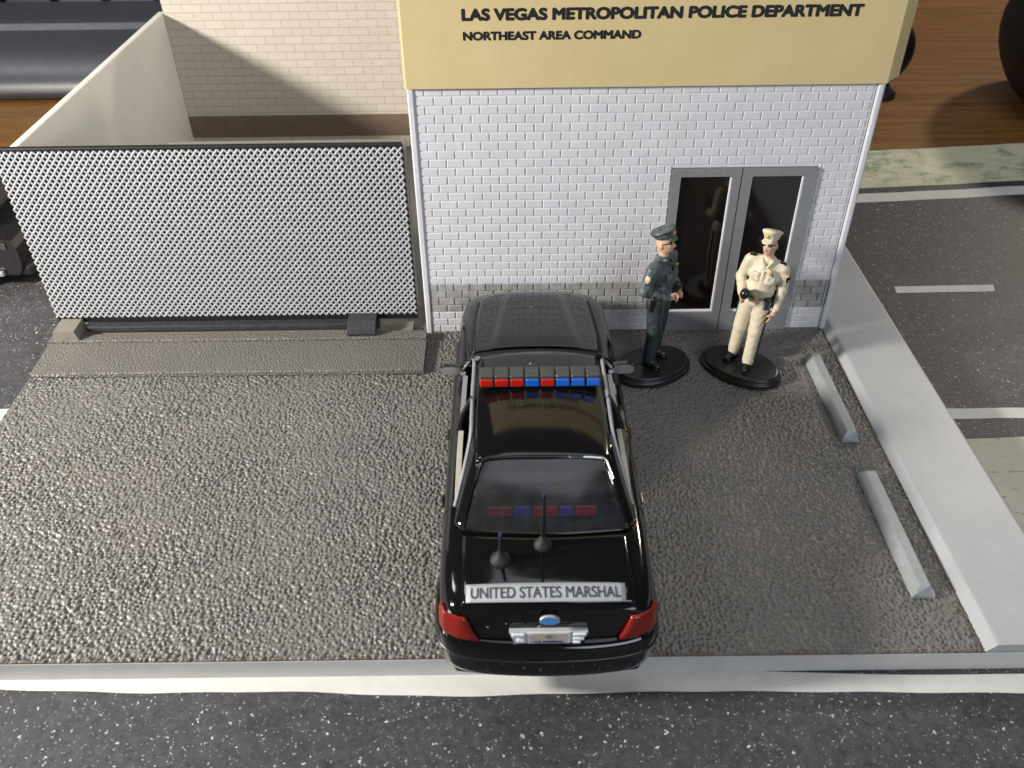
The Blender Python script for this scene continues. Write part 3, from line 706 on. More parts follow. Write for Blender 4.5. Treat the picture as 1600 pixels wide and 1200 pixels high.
panel('boot_lid', lambda v: 2.16 + .03 * v, -7.47, lambda x: -5.42 + .22 * (x / 2.2) ** 2, 40, 24, .035, None, tailwarp)
# cowl strip under the windscreen, dark slot behind the bonnet
b = MB()
b.grid([[(x, 3.05 - .10 * (x / 2.2) ** 2 - .42 * t - .30 * t * (x / 2.3) ** 2, deck(x, 3.0) + .02 + .03 * t) for x in np.linspace(-2.25, 2.25, 30)] for t in (0, .5, 1)])
b.build('cowl', M['matte_black'], CAR, solid=.02)
# greenhouse
def bez(p, q, t): return tuple(a + (c - a) * t for a, c in zip(p, q))
def roofz(x, y): return 4.16 - .045 * ((y + 1.2) / 2.4) ** 2 - .17 * (abs(x) / 1.93) ** 3
b = MB()
rx = [-1, -.985, -.95, -.88, -.75, -.55, -.3, 0, .3, .55, .75, .88, .95, .985, 1]
rows = []
for y in np.linspace(1.28, -3.52, 36):
    w = 1.96 - .05 * ((y + .6) / 2.5) ** 2
    rows.append([(u * w, y - .10 * (1 if y > 1.2 else 0) * u * u, roofz(u * w, y) - (.13 if abs(u) == 1 else .05 if abs(u) > .98 else 0) - (.03 if (y > 1.2 or y < -3.45) else 0)) for u in rx])
b.grid(rows); roof = b.build('roof', M['black_paint'], CAR, solid=.05)
# windscreen and rear window, each a bowed sheet between two curves
def sheet(name, lo, hi, xl, xh, mat, bow, n=24, k=12, parent=None):
    m = MB(); rows = []
    for j in range(k + 1):
        t = j / k; row = []
        for i in range(n + 1):
            u = -1 + 2 * i / n
            p = Vector(lo(u * xl)); q = Vector(hi(u * xh)); c = p.lerp(q, t)
            c.z += bow * 4 * t * (1 - t)
            row.append(c)
        rows.append(row)
    m.grid(rows); return m.build(name, M[mat], parent or CAR)
sheet('windscreen', lambda x: (x, 2.72 - .42 * (x / 2.35) ** 2, deck(x, 2.7) + .05), lambda x: (x, 1.26 - .14 * (x / 1.8) ** 2, roofz(x, 1.2) - .04), 2.30, 1.82, 'windshield', .07)
rw_lo = lambda x: (x, -5.36 + .26 * (x / 2.25) ** 2, deck(x, -5.3) + .045)
rw_hi = lambda x: (x, -3.50 + .06 * (x / 1.7) ** 2, roofz(x, -3.5) - .05)
sheet('rear_window', rw_lo, rw_hi, 2.22, 1.66, 'rear_glass', .10)
# black rubber surround of the rear window
edge = [rw_lo(u * 2.22) for u in np.linspace(-1, 1, 21)]
def side_edge(s, k=12):
    o = []
    for j in range(k + 1):
        t = j / k; c = Vector(rw_lo(s * 2.22)).lerp(Vector(rw_hi(s * 1.66)), t); c.z += .10 * 4 * t * (1 - t); o.append(c)
    return o
b = MB(); ring = [Vector(p) for p in edge] + side_edge(1)[1:] + [Vector(rw_hi(u * 1.66)) for u in np.linspace(1, -1, 17)][1:] + side_edge(-1)[::-1][1:]
b.tube(ring, .05, 8); b.build('window_seal', M['black_paint'], CAR)
b = MB(); tp = [Vector(rw_hi(u * 1.66)) + Vector((0, -.03, .045)) for u in np.linspace(.66, 1, 7)] + [p + Vector((.05, -.03, .04)) for p in side_edge(1)[::-1][1:5]]
b.tube(tp, .028, 8); b.build('window_trim', M['chrome'], CAR)
for s in (-1, 1):
    # c pillar: patch from rear window edge to the side window's rear edge
    m = MB(); e1 = side_edge(s); e2 = []
    A = [(1.97, -2.35, 3.93), (2.06, -2.95, 3.74), (2.24, -3.75, 3.36), (2.44, -4.55, 2.96), (2.46, -4.75, 2.92)]
    for j in range(13):
        t = (1 - j / 12) * (len(A) - 1); i = min(int(t), len(A) - 2); c = bez(A[i], A[i + 1], t - i); e2.append(Vector((s * c[0], c[1], c[2])))
    rows = []
    for j in range(13):
        rows.append([e1[j].lerp(e2[j], i / 8) + Vector((s * .05, 0, .06)) * math.sin(math.pi * i / 8) for i in range(9)])
    m.grid(rows); m.build('rear_pillar', M['black_paint'], CAR, solid=.06)
    m = MB(); m.tube([(s * 2.36, 2.32, 2.92), (s * 2.18, 1.75, 3.45), (s * 1.92, 1.12, 3.98)], .085, 10, 0, True, 1.3, .8); m.build('front_pillar', M['black_paint'], CAR)
    m = MB(); m.tube([(s * 2.42, -1.02, 2.90), (s * 2.24, -.92, 3.45), (s * 1.94, -.80, 3.96)], .15, 10, 0, True, .55, 1.25); m.build('middle_pillar', M['black_plastic'], CAR)
    # silver frame round the side windows and belt strips
    m = MB()
    path = [(2.47, 1.72, 3.06), (2.33, 1.88, 3.14), (2.20, 1.72, 3.42), (2.04, 1.25, 3.84), (2.015, .6, 3.95), (2.025, -.6, 3.97), (2.02, -1.7, 3.95), (2.03, -2.35, 3.87), (2.12, -2.95, 3.68), (2.27, -3.62, 3.36), (2.44, -4.25, 3.02)]
    pp = []
    for i in range(len(path) - 1):
        p0, p1, p2, p3 = [Vector(path[min(max(i + k, 0), len(path) - 1)]) for k in (-1, 0, 1, 2)]
        for q in range(5):
            t = q / 5; pp.append(.5 * ((2 * p1) + (p2 - p0) * t + (2 * p0 - 5 * p1 + 4 * p2 - p3) * t * t + (3 * p1 - p0 - 3 * p2 + p3) * t ** 3))
    pp.append(Vector(path[-1]))
    m.tube([(s * p.x, p.y, p.z) for p in pp], .055, 8, 0, True, 1.1, .9); m.build('window_frame', M['silver_paint'], CAR)
    for a, c, z0 in ((1.55, -.72, 2.93), (-1.14, -3.85, 2.95)):
        m = MB(); xx = lambda y: wd_(y) - .09
        m.grid([[(s * (xx(y) + dx), y, z0 + dz) for dx, dz in ((-.10, -.02), (-.085, .05), (.06, .05), (.075, -.02))] for y in np.linspace(a, c, 12)], smooth=False)
        m.build('belt_strip', M['cream_trim'] if a < 0 else M['silver_paint'], CAR)
    # door line, handles
    for yy in (-.98, 1.95, -4.15):
        m = MB(); sec = section(yy)[7:13]
        m.tube([(s * (x + .004), yy, z) for x, z in sec], .018, 6); m.build('door_seam', M['matte_black'], CAR)
    for yy in (-.55, -3.35):
        m = MB(); m.box(-.22, .22, -.05, .05, -.05, .05)
        o = m.build('door_handle', M['black_paint'], CAR, bevel=.03); o.location = (s * 2.83, yy, 2.33); o.rotation_euler = (0, 0, R(90))
    # door mirror
    m = MB(); mx, my, mz = s * 2.86, 1.78, 3.06
    for q in range(9):
        pass
    prof = [(.0, .0), (.10, .13), (.34, .19), (.62, .19), (.74, .1), (.76, -.02), (.68, -.13), (.3, -.17), (.06, -.1)]
    n = len(prof)
    vs = [(s * (2.42 + a), my - .11, mz + c) for a, c in prof] + [(s * (2.42 + a), my + .05, mz + c * 1.05) for a, c in prof] + [(s * (2.46 + a * .86), my + .2, mz + c * .6) for a, c in prof]
    m.add(vs, [(k * n + i, k * n + (i + 1) % n, (k + 1) * n + (i + 1) % n, (k + 1) * n + i) for k in (0, 1) for i in range(n)], 0, True)
    m.add(vs[2 * n:], [tuple(range(n))], 0)
    mir = m.build('door_mirror', M['black_paint'], CAR, merge=False)
    m = MB(); m.add([(s * (2.44 + a * .97), my - .112, mz + c * .94) for a, c in prof], [tuple(range(n))], 0); m.build('mirror_glass', M['chrome'], mir, solid=.02)
    m = MB(); m.tube([(s * 2.36, 1.7, 2.93), (s * 2.52, 1.74, 2.98)], .09, 8); m.build('mirror_stalk', M['silver_paint'], mir)
# cabin: seats, dashboard, parcel shelf bar
b = MB()
for x in (-1.1, 1.1):
    b.box(x - .75, x + .75, -.9, .75, 1.7, 2.1); b.box(x - .72, x + .72, -1.25, -.85, 1.7, 3.05); b.box(x - .33, x + .33, -1.2, -.95, 3.05, 3.4)
b.build('front_seats', M['interior'], CAR, bevel=.12)
b = MB(); b.box(-2.0, 2.0, -3.2, -2.0, 1.7, 2.2); b.box(-2.0, 2.0, -3.7, -3.2, 1.7, 2.95); b.build('rear_seat', M['interior'], CAR, bevel=.12)
b = MB(); b.box(-2.1, 2.1, 1.5, 2.24, 1.8, 2.75); b.build('dashboard', M['interior'], CAR, bevel=.1)
b = MB(); b.lathe([(.40, -.03), (.44, 0), (.40, .03), (.36, 0)], (-1.1, 1.25, 2.65), 24, rot=Matrix.Rotation(R(65), 3, 'X')); b.build('steering_wheel', M['interior'], CAR)
IB = MB(); IB.box(-1.60, 1.44, -4.62, -4.50, 3.06, 3.46); ib = IB.build('parcel_shelf_lights', M['black_plastic'], CAR)
x = -1.57
for k, w in enumerate((.72, .50, .72, .42, .60)):
    m = MB(); m.box(x + .015, x + w - .015, -4.72, -4.622, 3.09, 3.43); m.build('light_module', M['dark_red_lens' if k % 2 == 0 else 'dark_blue_lens'], ib, bevel=.03); x += w
# roof light bar: eight modules
lb = MB(); lb.box(-1.78, 1.78, -.62, -.22, 4.17, 4.235); LBo = lb.build('light_bar', M['black_plastic'], CAR, bevel=.02)
for k, c in enumerate('RRRBRBBB'):
    x0 = -1.82 + k * .455
    m = MB(); m.box(x0 + .02, x0 + .435, -.60, -.12, 4.24, 4.58); mo = m.build('light_module', M['smoke_lens'], LBo, bevel=.045, seg=3)
    m = MB(); m.box(x0 + .03, x0 + .425, -.68, -.602, 4.245, 4.50); m.build('lens', M['red_lens' if c == 'R' else 'blue_lens'], mo, bevel=.04, seg=3)
# tail: bumper, lamps, plate, emblem, decal
def rearplan(t):
    """outline of the tail seen from above, t from -1 (left side) to 1 (right side)"""
    P = [(2.79, -5.6), (2.79, -6.6), (2.73, -7.1), (2.58, -7.42), (2.2, -7.62), (1.5, -7.74), (.7, -7.79), (0, -7.81)]
    a = (1 - abs(t)) * (len(P) - 1); i = min(int(a), len(P) - 2); c = bez(P[i], P[i + 1], a - i)
    return (math.copysign(1, t) * c[0], c[1])
def sweep_tail(name, mat, prof, n=56, flip=1):
    m = MB(); pts = [rearplan(t) for t in np.linspace(-1, 1, n)]
    pts = [(np.array(pts[max(i - 2, 0)]) + np.array(pts[max(i - 1, 0)]) + np.array(pts[i]) + np.array(pts[min(i + 1, n - 1)]) + np.array(pts[min(i + 2, n - 1)])) / 5 for i in range(n)]
    rows = []
    for i in range(n):
        t = pts[min(i + 1, n - 1)] - pts[max(i - 1, 0)]; t /= np.hypot(*t); nr = np.array([t[1], -t[0]])
        rows.append([(pts[i][0] + nr[0] * d, pts[i][1] * flip + nr[1] * flip * d, z) for d, z in prof])
    m.grid(rows); return m.build(name, M[mat], CAR)
bprof = [(-.35, .5), (-.02, .52), (.05, .62), (.09, .85), (.12, 1.15), (.14, 1.38), (.145, 1.42), (.15, 1.6), (.12, 1.76), (.03, 1.85), (-.1, 1.88), (-.35, 1.89)]
sweep_tail('rear_bumper', 'black_paint', bprof)
sweep_tail('bumper_strip', 'black_plastic', [(.10, 1.30), (.165, 1.31), (.175, 1.35), (.165, 1.39), (.10, 1.40)])
sweep_tail('front_bumper', 'black_paint', [(d - .14, z - .05) for d, z in bprof], flip=-1)
for s in (-1, 1):
    m = MB(); rows = []
    for j in range(11):
        v = j / 10; z = 1.90 + .74 * v
        row = []
        for i in range(19):
            u = i / 18
            xin = 1.72 + .34 * v
            tin = [1 - k / 400 for k in range(401) if rearplan(1 - k / 400)[0] <= xin + 1e-9][0]
            t = tin + (.70 - tin) * u * 1.0
            px_, py_ = rearplan(t)
            e = min(1, u / .06, (1 - u) / .06, v / .10, (1 - v) / .10)
            off = .045 * math.sqrt(max(0, e))
            inset = .045 - .05 * smoothstep(.45, 1.0, v)
            cx, cy = px_, py_ + 6.2; L = math.hypot(cx, cy)
            row.append((s * (px_ + (off + inset * .6) * cx / L), py_ + (off + inset) * cy / L * 1.0 + .05 * smoothstep(.2, 1, v), z))
        rows.append(row)
    m.grid(rows); tl = m.build('tail_light', M['tail_lens'], CAR, solid=.12)
PL = MB(); PL.prism_y([(-.84, 1.93), (.76, 1.93), (.98, 2.34), (-.98, 2.34)], -7.80, -7.66); pl = PL.build('plate_surround', M['lamp_silver'], CAR, bevel=.02)
m = MB(); m.box(-.46, .46, -7.84, -7.802, 1.97, 2.36); pt = m.build('number_plate', M['plate'], pl, bevel=.015)
m = MB(); m.box(-.53, .53, -7.825, -7.801, 1.94, 2.39); m.build('plate_frame', M['white_plastic'], pl, bevel=.02)
text_mesh('plate_lettering', 'U.S. MARSHAL', .74, .09, M['blue_ink'], pt, (-.36, -7.846, 2.0), (1, 0, 0), (0, 0, 1), .006, .006)
m = MB(); m.lathe([(.09, -.003), (.09, .005)], (0, -7.842, 2.24), 20, rot=Matrix.Rotation(R(90), 3, 'X')); m.build('plate_seal', M['seal'], pt)
for x0, x1, z0, z1 in ((-.92, -.60, 2.22, 2.35), (-.80, -.60, 2.02, 2.14), (.60, .93, 2.24, 2.35), (.60, .88, 2.09, 2.19), (.60, .80, 1.96, 2.05)):
    m = MB(); m.box(x0, x1, -7.86, -7.801, z0, z1); m.build('reversing_lamp', M['white_plastic'], pl, bevel=.035, seg=3)
m = MB(); m.lathe([(.25, -.03), (.25, .03), (.225, .045), (.21, .035)], (0.02, -7.735, 2.74), 32, 0, 1, .56, rot=Matrix.Rotation(R(82), 3, 'X')); em = m.build('emblem', M['silver_paint'], CAR)
m = MB(); m.lathe([(.212, .0), (.212, .046)], (0.02, -7.735, 2.74), 32, 0, 1, .54, rot=Matrix.Rotation(R(82), 3, 'X'), smooth=False); m.build('enamel', M['emblem'], em)
# white strip with lettering along the boot lid
def onboot(p): 
    x, y, z = p
    return Vector(tailwarp((x, y, deck(x, y) + .043 + (z - 3.0))))
m = MB(); m.grid([[onboot((x, y, 3.0)) for x in np.linspace(-2.04, 1.92, 30)] for y in (-7.44, -7.36, -7.2, -7.05, -6.92)]); dc = m.build('trunk_decal', M['decal'], CAR, solid=.005)
text_mesh('lettering', 'UNITED STATES MARSHAL', 3.72, .32, M['ink_grey'], dc, (-1.92, -7.35, 3.008), (1, 0, 0), (0, 1, 0), .005, .006, 1.0, onboot)
# antennas
for (x, y, h, rb) in ((-1.18, -6.18, .98, .27), (-.08, -5.73, 1.86, .24)):
    z0 = deck(x, y) + .03
    m = MB(); m.lathe([(rb, 0), (rb * .95, .06), (rb * .7, .15), (.11, .2), (.075, .3), (.05, .34)], (x, y, z0), 20); a = m.build('antenna', M['matte_black'], CAR)
    m = MB(); m.tube([(x, y, z0 + .3), (x + .01, y, z0 + h - .1)], [.06, .045], 10); m.build('mast', M['black_plastic'], a)
    m = MB(); m.tube([(x + .01, y, z0 + h - .1), (x + .01, y, z0 + h)], [.05, .04], 10); m.build('tip', M['f_purple'], a)

# ------------------------------------------------------------------ figurines: one smooth surface grown from blended forms
def rotm(rx=0, ry=0, rz=0): return np.array(Euler((R(rx), R(ry), R(rz))).to_matrix())
def CAP(a, b, r1, r2=None, m=0, k=.07): return ('c', np.array(a, float), np.array(b, float), r1, r1 if r2 is None else r2, m, k)
def ELL(c, r, m=0, rot=(0, 0, 0), k=.07): return ('e', np.array(c, float), np.array(r, float), rotm(*rot), 0, m, k)
def BOX(c, r, m=0, rot=(0, 0, 0), k=.03, rd=.03): return ('b', np.array(c, float), np.array(r, float), rotm(*rot), rd, m, k)
def dist(p, P):
    t = p[0]
    if t == 'c':
        a, b_, r1, r2 = p[1:5]; ab = b_ - a; h = np.clip(((P - a) @ ab) / (ab @ ab), 0, 1)
        return np.linalg.norm(P - a - h[:, None] * ab, axis=1) - (r1 + (r2 - r1) * h)
    q = (P - p[1]) @ p[3]
    if t == 'e':
        k0 = np.linalg.norm(q / p[2], axis=1); k1 = np.linalg.norm(q / (p[2] ** 2), axis=1) + 1e-9
        return k0 * (k0 - 1) / k1
    d = np.abs(q) - p[2] + p[4]
    return np.linalg.norm(np.maximum(d, 0), axis=1) + np.minimum(d.max(1), 0) - p[4]
def xform(prims, c, rot, s=1.0):
    c = np.array(c, float); Rm = rotm(*rot); o = []
    for p in prims:
        if p[0] == 'c': o.append(('c', c + Rm @ (p[1] - c) * s, c + Rm @ (p[2] - c) * s, p[3] * s, p[4] * s) + p[5:])
        else: o.append((p[0], c + Rm @ (p[1] - c) * s, p[2] * s, Rm @ p[3]) + p[4:])
    return o
def sculpt(name, prims, mats, parent, h=.036, folds=0.0, lo=(-1.6, -1.6, -.05), hi=(1.6, 1.3, 5.7)):
    ax = [np.arange(lo[i], hi[i] + h, h) for i in range(3)]; n = [len(a) for a in ax]
    G = np.stack(np.meshgrid(*ax, indexing='ij'), -1).reshape(-1, 3)
    F = np.full(len(G), 9.0); best = np.full(len(G), 9.0); mat = np.zeros(len(G), int)
    idx3 = np.arange(len(G)).reshape(n)
    for p in prims:
        if p[0] == 'c': l = np.minimum(p[1] - max(p[3], p[4]), p[2] - max(p[3], p[4])); u = np.maximum(p[1] + max(p[3], p[4]), p[2] + max(p[3], p[4]))
        else: r = np.max(p[2]) * (1.75 if p[0] == 'b' else 1.05); l, u = p[1] - r, p[1] + r
        s = [slice(max(0, int((l[i] - .3 - lo[i]) / h)), min(n[i], int((u[i] + .3 - lo[i]) / h) + 2)) for i in range(3)]
        ii = idx3[s[0], s[1], s[2]].ravel()
        if len(ii) == 0: continue
        d = dist(p, G[ii]); k = p[6]; f = F[ii]
        hh = np.clip(.5 + .5 * (f - d) / k, 0, 1); F[ii] = np.where(f > 8, d, f * (1 - hh) + d * hh - k * hh * (1 - hh))
        bt = d < best[ii] + .004; mat[ii[bt]] = p[5]; best[ii[bt]] = d[bt]
    if folds:
        x, y, z = G.T
        fo = np.abs(np.sin(10 * z + 3 * np.sin(5 * x + 1.3) + 6 * y)) * -1 + .6 + np.sin(21 * z - 12 * x + 3 * np.sin(9 * y)) * .45 + np.sin(17 * x + 9 * z - 19 * y + 1.1) * .4
        fo = fo * np.where(z < 2.6, .5, 1.0)
        F = F + folds * fo * (mat < 3) * np.clip((z - .3) * 3, 0, 1) * (z < 4.25)
    F = F.reshape(n); mat = mat.reshape(n)
    ins = F < 0
    # surface nets
    acc = np.zeros([n[0] - 1, n[1] - 1, n[2] - 1, 3]); cnt = np.zeros([n[0] - 1, n[1] - 1, n[2] - 1])
    cs = [(i, j, k) for i in (0, 1) for j in (0, 1) for k in (0, 1)]
    sub = lambda A, c: A[c[0]:n[0] - 1 + c[0], c[1]:n[1] - 1 + c[1], c[2]:n[2] - 1 + c[2]]
    for a in cs:
        for d in range(3):
            if a[d]: continue
            c2 = list(a); c2[d] = 1
            fa, fb_ = sub(F, a), sub(F, c2); cr = (fa < 0) != (fb_ < 0)
            t = np.where(cr, fa / np.where(cr, fa - fb_, 1), 0)
            for q in range(3): acc[..., q] += np.where(cr, a[q] + (t if q == d else 0), 0)
            cnt += cr
    act = cnt > 0; vid = np.full(act.shape, -1); vid[act] = np.arange(act.sum())
    I = np.argwhere(act); V = (I + acc[act] / cnt[act][:, None]) * h + np.array(lo)
    mv = mat[I[:, 0], I[:, 1], I[:, 2]]
    # take the colour from the nearest form at the vertex itself
    bd = np.full(len(V), 9.0); mv = np.zeros(len(V), int)
    for p in prims:
        d = dist(p, V); t = d < bd + .004; mv[t] = p[5]; bd[t] = d[t]
    faces = []; fm = []
    for d in range(3):
        sl0 = [slice(1, n[i] - 1) for i in range(3)]; sl1 = list(sl0); sl0[d] = slice(0, n[d] - 1); sl1[d] = slice(1, n[d])
        A, B = ins[tuple(sl0)], ins[tuple(sl1)]
        E = np.argwhere(A != B); base = [1, 1, 1]; base[d] = 0; E2 = E + base
        u, v = [(1, 2), (2, 0), (0, 1)][d]
        du = np.eye(3, dtype=int)[u]; dv = np.eye(3, dtype=int)[v]
        q = [E2 - du - dv, E2 - dv, E2, E2 - du]
        ids = np.stack([vid[c[:, 0], c[:, 1], c[:, 2]] for c in q], 1)
        fl = B[E[:, 0], E[:, 1], E[:, 2]]
        ids[fl] = ids[fl][:, ::-1]
        faces.append(ids)
    FA = np.concatenate(faces); FA = FA[(FA >= 0).all(1)]
    me = bpy.data.meshes.new(name); me.from_pydata(V.tolist(), [], FA.tolist()); me.update()
    for m in mats: me.materials.append(m)
    mm = np.sort(mv[FA], axis=1)[:, 2]
    cntm = [max(set(r), key=list(r).count) for r in mv[FA].tolist()]
    me.polygons.foreach_set('material_index', cntm); me.polygons.foreach_set('use_smooth', [True] * len(FA))
    o = bpy.data.objects.new(name, me); COL.objects.link(o); o.parent = parent
    md = o.modifiers.new('smooth', 'SMOOTH'); md.factor = .35; md.iterations = 1
    return o
# material slots of a figure body: 0 shirt, 1 trousers, 2 extra cloth, 3 skin, 4 black, 5 gold, 6 white, 7 mouth, 8 stripe, 9 belt
def hand(c, fdir, up, side, m=3, grip=True, s=1.0):
    """palm plus four curled fingers and a thumb; fdir = knuckle direction, up = thumb side"""
    c, f, u = np.array(c, float), np.array(fdir, float), np.array(up, float); f /= np.linalg.norm(f); u -= f * (u @ f); u /= np.linalg.norm(u); w = np.cross(f, u) * side
    o = [ELL(c, (.10 * s, .10 * s, .10 * s), m, k=.05), CAP(c + u * .07 * s, c - u * .09 * s, .085 * s, .08 * s, m, .05)]
    for i, ln in enumerate((.15, .17, .155, .12)):
        b0 = c + f * .09 * s + u * (.10 - i * .066) * s
        k1 = b0 + f * ln * s * (.6 if grip else .9) + w * (.05 if grip else .02) * s; k2 = k1 + (w * .13 - f * .02 if grip else f * .12 + w * .05) * s
        o += [CAP(b0, k1, .036 * s, .033 * s, m, .012), CAP(k1, k2, .033 * s, .027 * s, m, .012)]
    t0 = c + u * .10 * s; t1 = t0 + (u * .07 + f * .08 + w * .05) * s; t2 = t1 + (f * .07 + w * .08) * s
    return o + [CAP(t0, t1, .042 * s, .037 * s, m, .02), CAP(t1, t2, .036 * s, .03 * s, m, .012)]
def head(shade=True):
    H = [ELL((0, -.04, 4.86), (.255, .31, .36), 3), ELL((0, -.20, 4.62), (.17, .16, .14), 3), ELL((0, -.02, 4.68), (.22, .25, .22), 3),
         CAP((0, -.33, 4.86), (0, -.405, 4.73), .04, .065, 3, .05), ELL((.045, -.34, 4.72), (.04, .05, .035), 3, k=.03), ELL((-.045, -.34, 4.72), (.04, .05, .035), 3, k=.03),
         ELL((.10, -.27, 4.77), (.09, .07, .07), 3), ELL((-.10, -.27, 4.77), (.09, .07, .07), 3),
         CAP((-.075, -.325, 4.615), (.075, -.325, 4.615), .026, .026, 7, .02),
         ELL((.265, .03, 4.80), (.045, .08, .12), 3, k=.03), ELL((-.265, .03, 4.80), (.045, .08, .12), 3, k=.03),
         CAP((0, .02, 4.25), (0, -.02, 4.62), .185, .18, 3)]
    return H
def cap_prims():
    C = [ELL((0, .02, 5.12), (.30, .36, .16), 0, k=.05), ELL((0, .03, 5.20), (.33, .39, .10), 0, k=.06),
         ELL((0, .02, 5.33), (.42, .47, .07), 0, (-16, 0, 0), k=.10), ELL((0, -.24, 5.34), (.28, .22, .13), 0, (-20, 0, 0), k=.1),
         ELL((0, -.36, 5.05), (.26, .20, .035), 1, (22, 0, 0), k=.02),
         ELL((0, -.42, 5.26), (.085, .06, .11), 2, (-10, 0, 0), k=.02)]
    return C
def shades(): return [ELL((.105, -.315, 4.885), (.105, .05, .065), 0, k=.03), ELL((-.105, -.315, 4.885), (.105, .05, .065), 0, k=.03), CAP((.2, -.27, 4.90), (.265, .0, 4.87), .025, .025, 0, .03), CAP((-.2, -.27, 4.90), (-.265, .0, 4.87), .025, .025, 0, .03)]
def oval_base(T, a, w, rz, cx=0, cy=0):
    m = MB(); m.lathe([(1, 0), (1.0, .13), (.985, .17), (.96, .19), (.95, .20), (.94, .215), (.935, .30), (.91, .345), (.87, .36)], (0, 0, 0), 64, 0, a, w)
    o = m.build('oval_base', M['black_plastic'], T); o.location = (cx, cy, 0); o.rotation_euler = (0, 0, rz); return o
FZ = .36
def offset(prims, v):
    v = np.array(v, float); o = []
    for p in prims:
        if p[0] == 'c': o.append(('c', p[1] + v, p[2] + v) + p[3:])
        else: o.append((p[0], p[1] + v) + p[2:])
    return o
BM = lambda *k: [M[q] for q in k]

# --- officer in dark grey green, turned towards the other one
FA_T = thing('police_figurine', 'painted police figurine in dark grey green uniform and cap on oval black base', 'figurine', (8.62, -2.70, 0), 0)
oval_base(FA_T, 1.56, 1.06, R(25))
PA = [ELL((0, 0, 2.72), (.50, .36, .34), 1), ELL((0, -.03, 3.18), (.54, .46, .46), 0), ELL((0, 0, 3.72), (.62, .42, .52), 0), ELL((0, -.12, 3.55), (.45, .34, .45), 0), CAP((-.55, .03, 4.10), (.55, .03, 4.10), .22, .22, 0, .12), ELL((0, .02, 4.28), (.29, .26, .12), 0),
      CAP((-.27, 0, 2.6), (-.33, -.10, 1.5), .335, .27, 1), CAP((-.33, -.10, 1.5), (-.36, -.02, .32), .26, .23, 1), CAP((.27, 0, 2.6), (.36, .05, 1.5), .335, .27, 1), CAP((.36, .05, 1.5), (.40, .16, .32), .26, .23, 1),
      ELL((-.38, -.16, .12), (.18, .38, .15), 4, (0, 0, -8)), ELL((.44, .02, .12), (.18, .38, .15), 4, (0, 0, 12)), BOX((-.38, -.12, .03), (.17, .38, .035), 4, (0, 0, -8)), BOX((.44, .04, .03), (.17, .38, .035), 4, (0, 0, 12)),
      CAP((-.72, .04, 4.03), (-.92, .16, 3.32), .225, .20, 0), CAP((-.92, .16, 3.32), (-.36, -.42, 3.02), .20, .165, 0), CAP((.72, .04, 4.03), (.90, .10, 3.32), .225, .20, 0), CAP((.90, .10, 3.32), (.34, -.50, 3.06), .20, .165, 0),
      BOX((-.28, -.40, 3.74), (.15, .05, .15), 0, (-6, 0, -12), k=.02), BOX((.28, -.40, 3.74), (.15, .05, .15), 0, (-6, 0, 12), k=.02), CAP((0, -.43, 3.98), (0, -.45, 3.2), .035, .035, 0, .02), CAP((-.2, -.20, 4.30), (-.05, -.36, 4.12), .07, .05, 0, .03), CAP((.2, -.20, 4.30), (.05, -.36, 4.12), .07, .05, 0, .03), CAP((0, -.33, 4.14), (0, -.42, 3.95), .05, .05, 4, .02),
      ELL((-.985, .04, 3.84), (.04, .11, .13), 6, (0, 16, 0), k=.01), ELL((-1.0, .04, 3.84), (.035, .06, .075), 5, (0, 16, 0), k=.01), ELL((.97, .04, 3.84), (.04, .11, .13), 6, (0, -14, 0), k=.01), ELL((.30, -.41, 4.0), (.07, .04, .07), 5, k=.01)]
PA += hand((-.22, -.55, 3.00), (.75, -.35, -.12), (0, -.15, 1), 1) + hand((.20, -.60, 3.02), (-.75, -.3, -.25), (0, -.1, 1), -1)
HA = xform(head(), (0, 0, 4.4), (-8, 0, 14), .93)
GA = offset(PA + HA, (0, 0, 0))
fa_body = sculpt('figure', GA, BM('f_grey', 'f_dark', 'f_grey', 'f_skin', 'f_black', 'f_gold', 'f_white', 'f_mouth', 'f_stripe', 'f_belt'), FA_T, .034, .010)
def fchild(name, prims, mats, T, h=.03):
    o = sculpt(name, prims, mats, T, h); return o
parts = [fa_body,
         fchild('peaked_cap', xform(cap_prims(), (0, 0, 4.4), (-8, 0, 14), .93), BM('f_grey', 'f_grey', 'f_gold'), FA_T),
         fchild('sunglasses', xform(shades(), (0, 0, 4.4), (-8, 0, 14), .93), BM('f_black'), FA_T, .022),
         fchild('belt', [ELL((0, -.01, 2.93), (.545, .44, .07), 0)], BM('f_black'), FA_T),
         fchild('holster', [CAP((-.56, -.05, 2.88), (-.58, -.02, 2.45), .11, .08, 0), BOX((-.58, -.12, 2.9), (.06, .12, .06), 0)], BM('f_black'), FA_T),
         fchild('flashlight', [CAP((.02, -.60, 3.12), (.0, -.66, 3.36), .085, .10, 1, .02), CAP((.0, -.66, 3.36), (.0, -.68, 3.43), .13, .13, 0, .02)], BM('f_black', 'f_grey'), FA_T)]
def settle(parts, ang, off, s=1.0, tilt=(0, 0)):
    for o in parts:
        o.rotation_euler = (R(tilt[0]), R(tilt[1]), R(ang)); o.location = (off[0], off[1], FZ - .002); o.scale = (s[0], s[1], s[2]) if isinstance(s, tuple) else (s, s, s)
settle(parts, 54, (.0, .10), (.98, 1.0, 1.035))

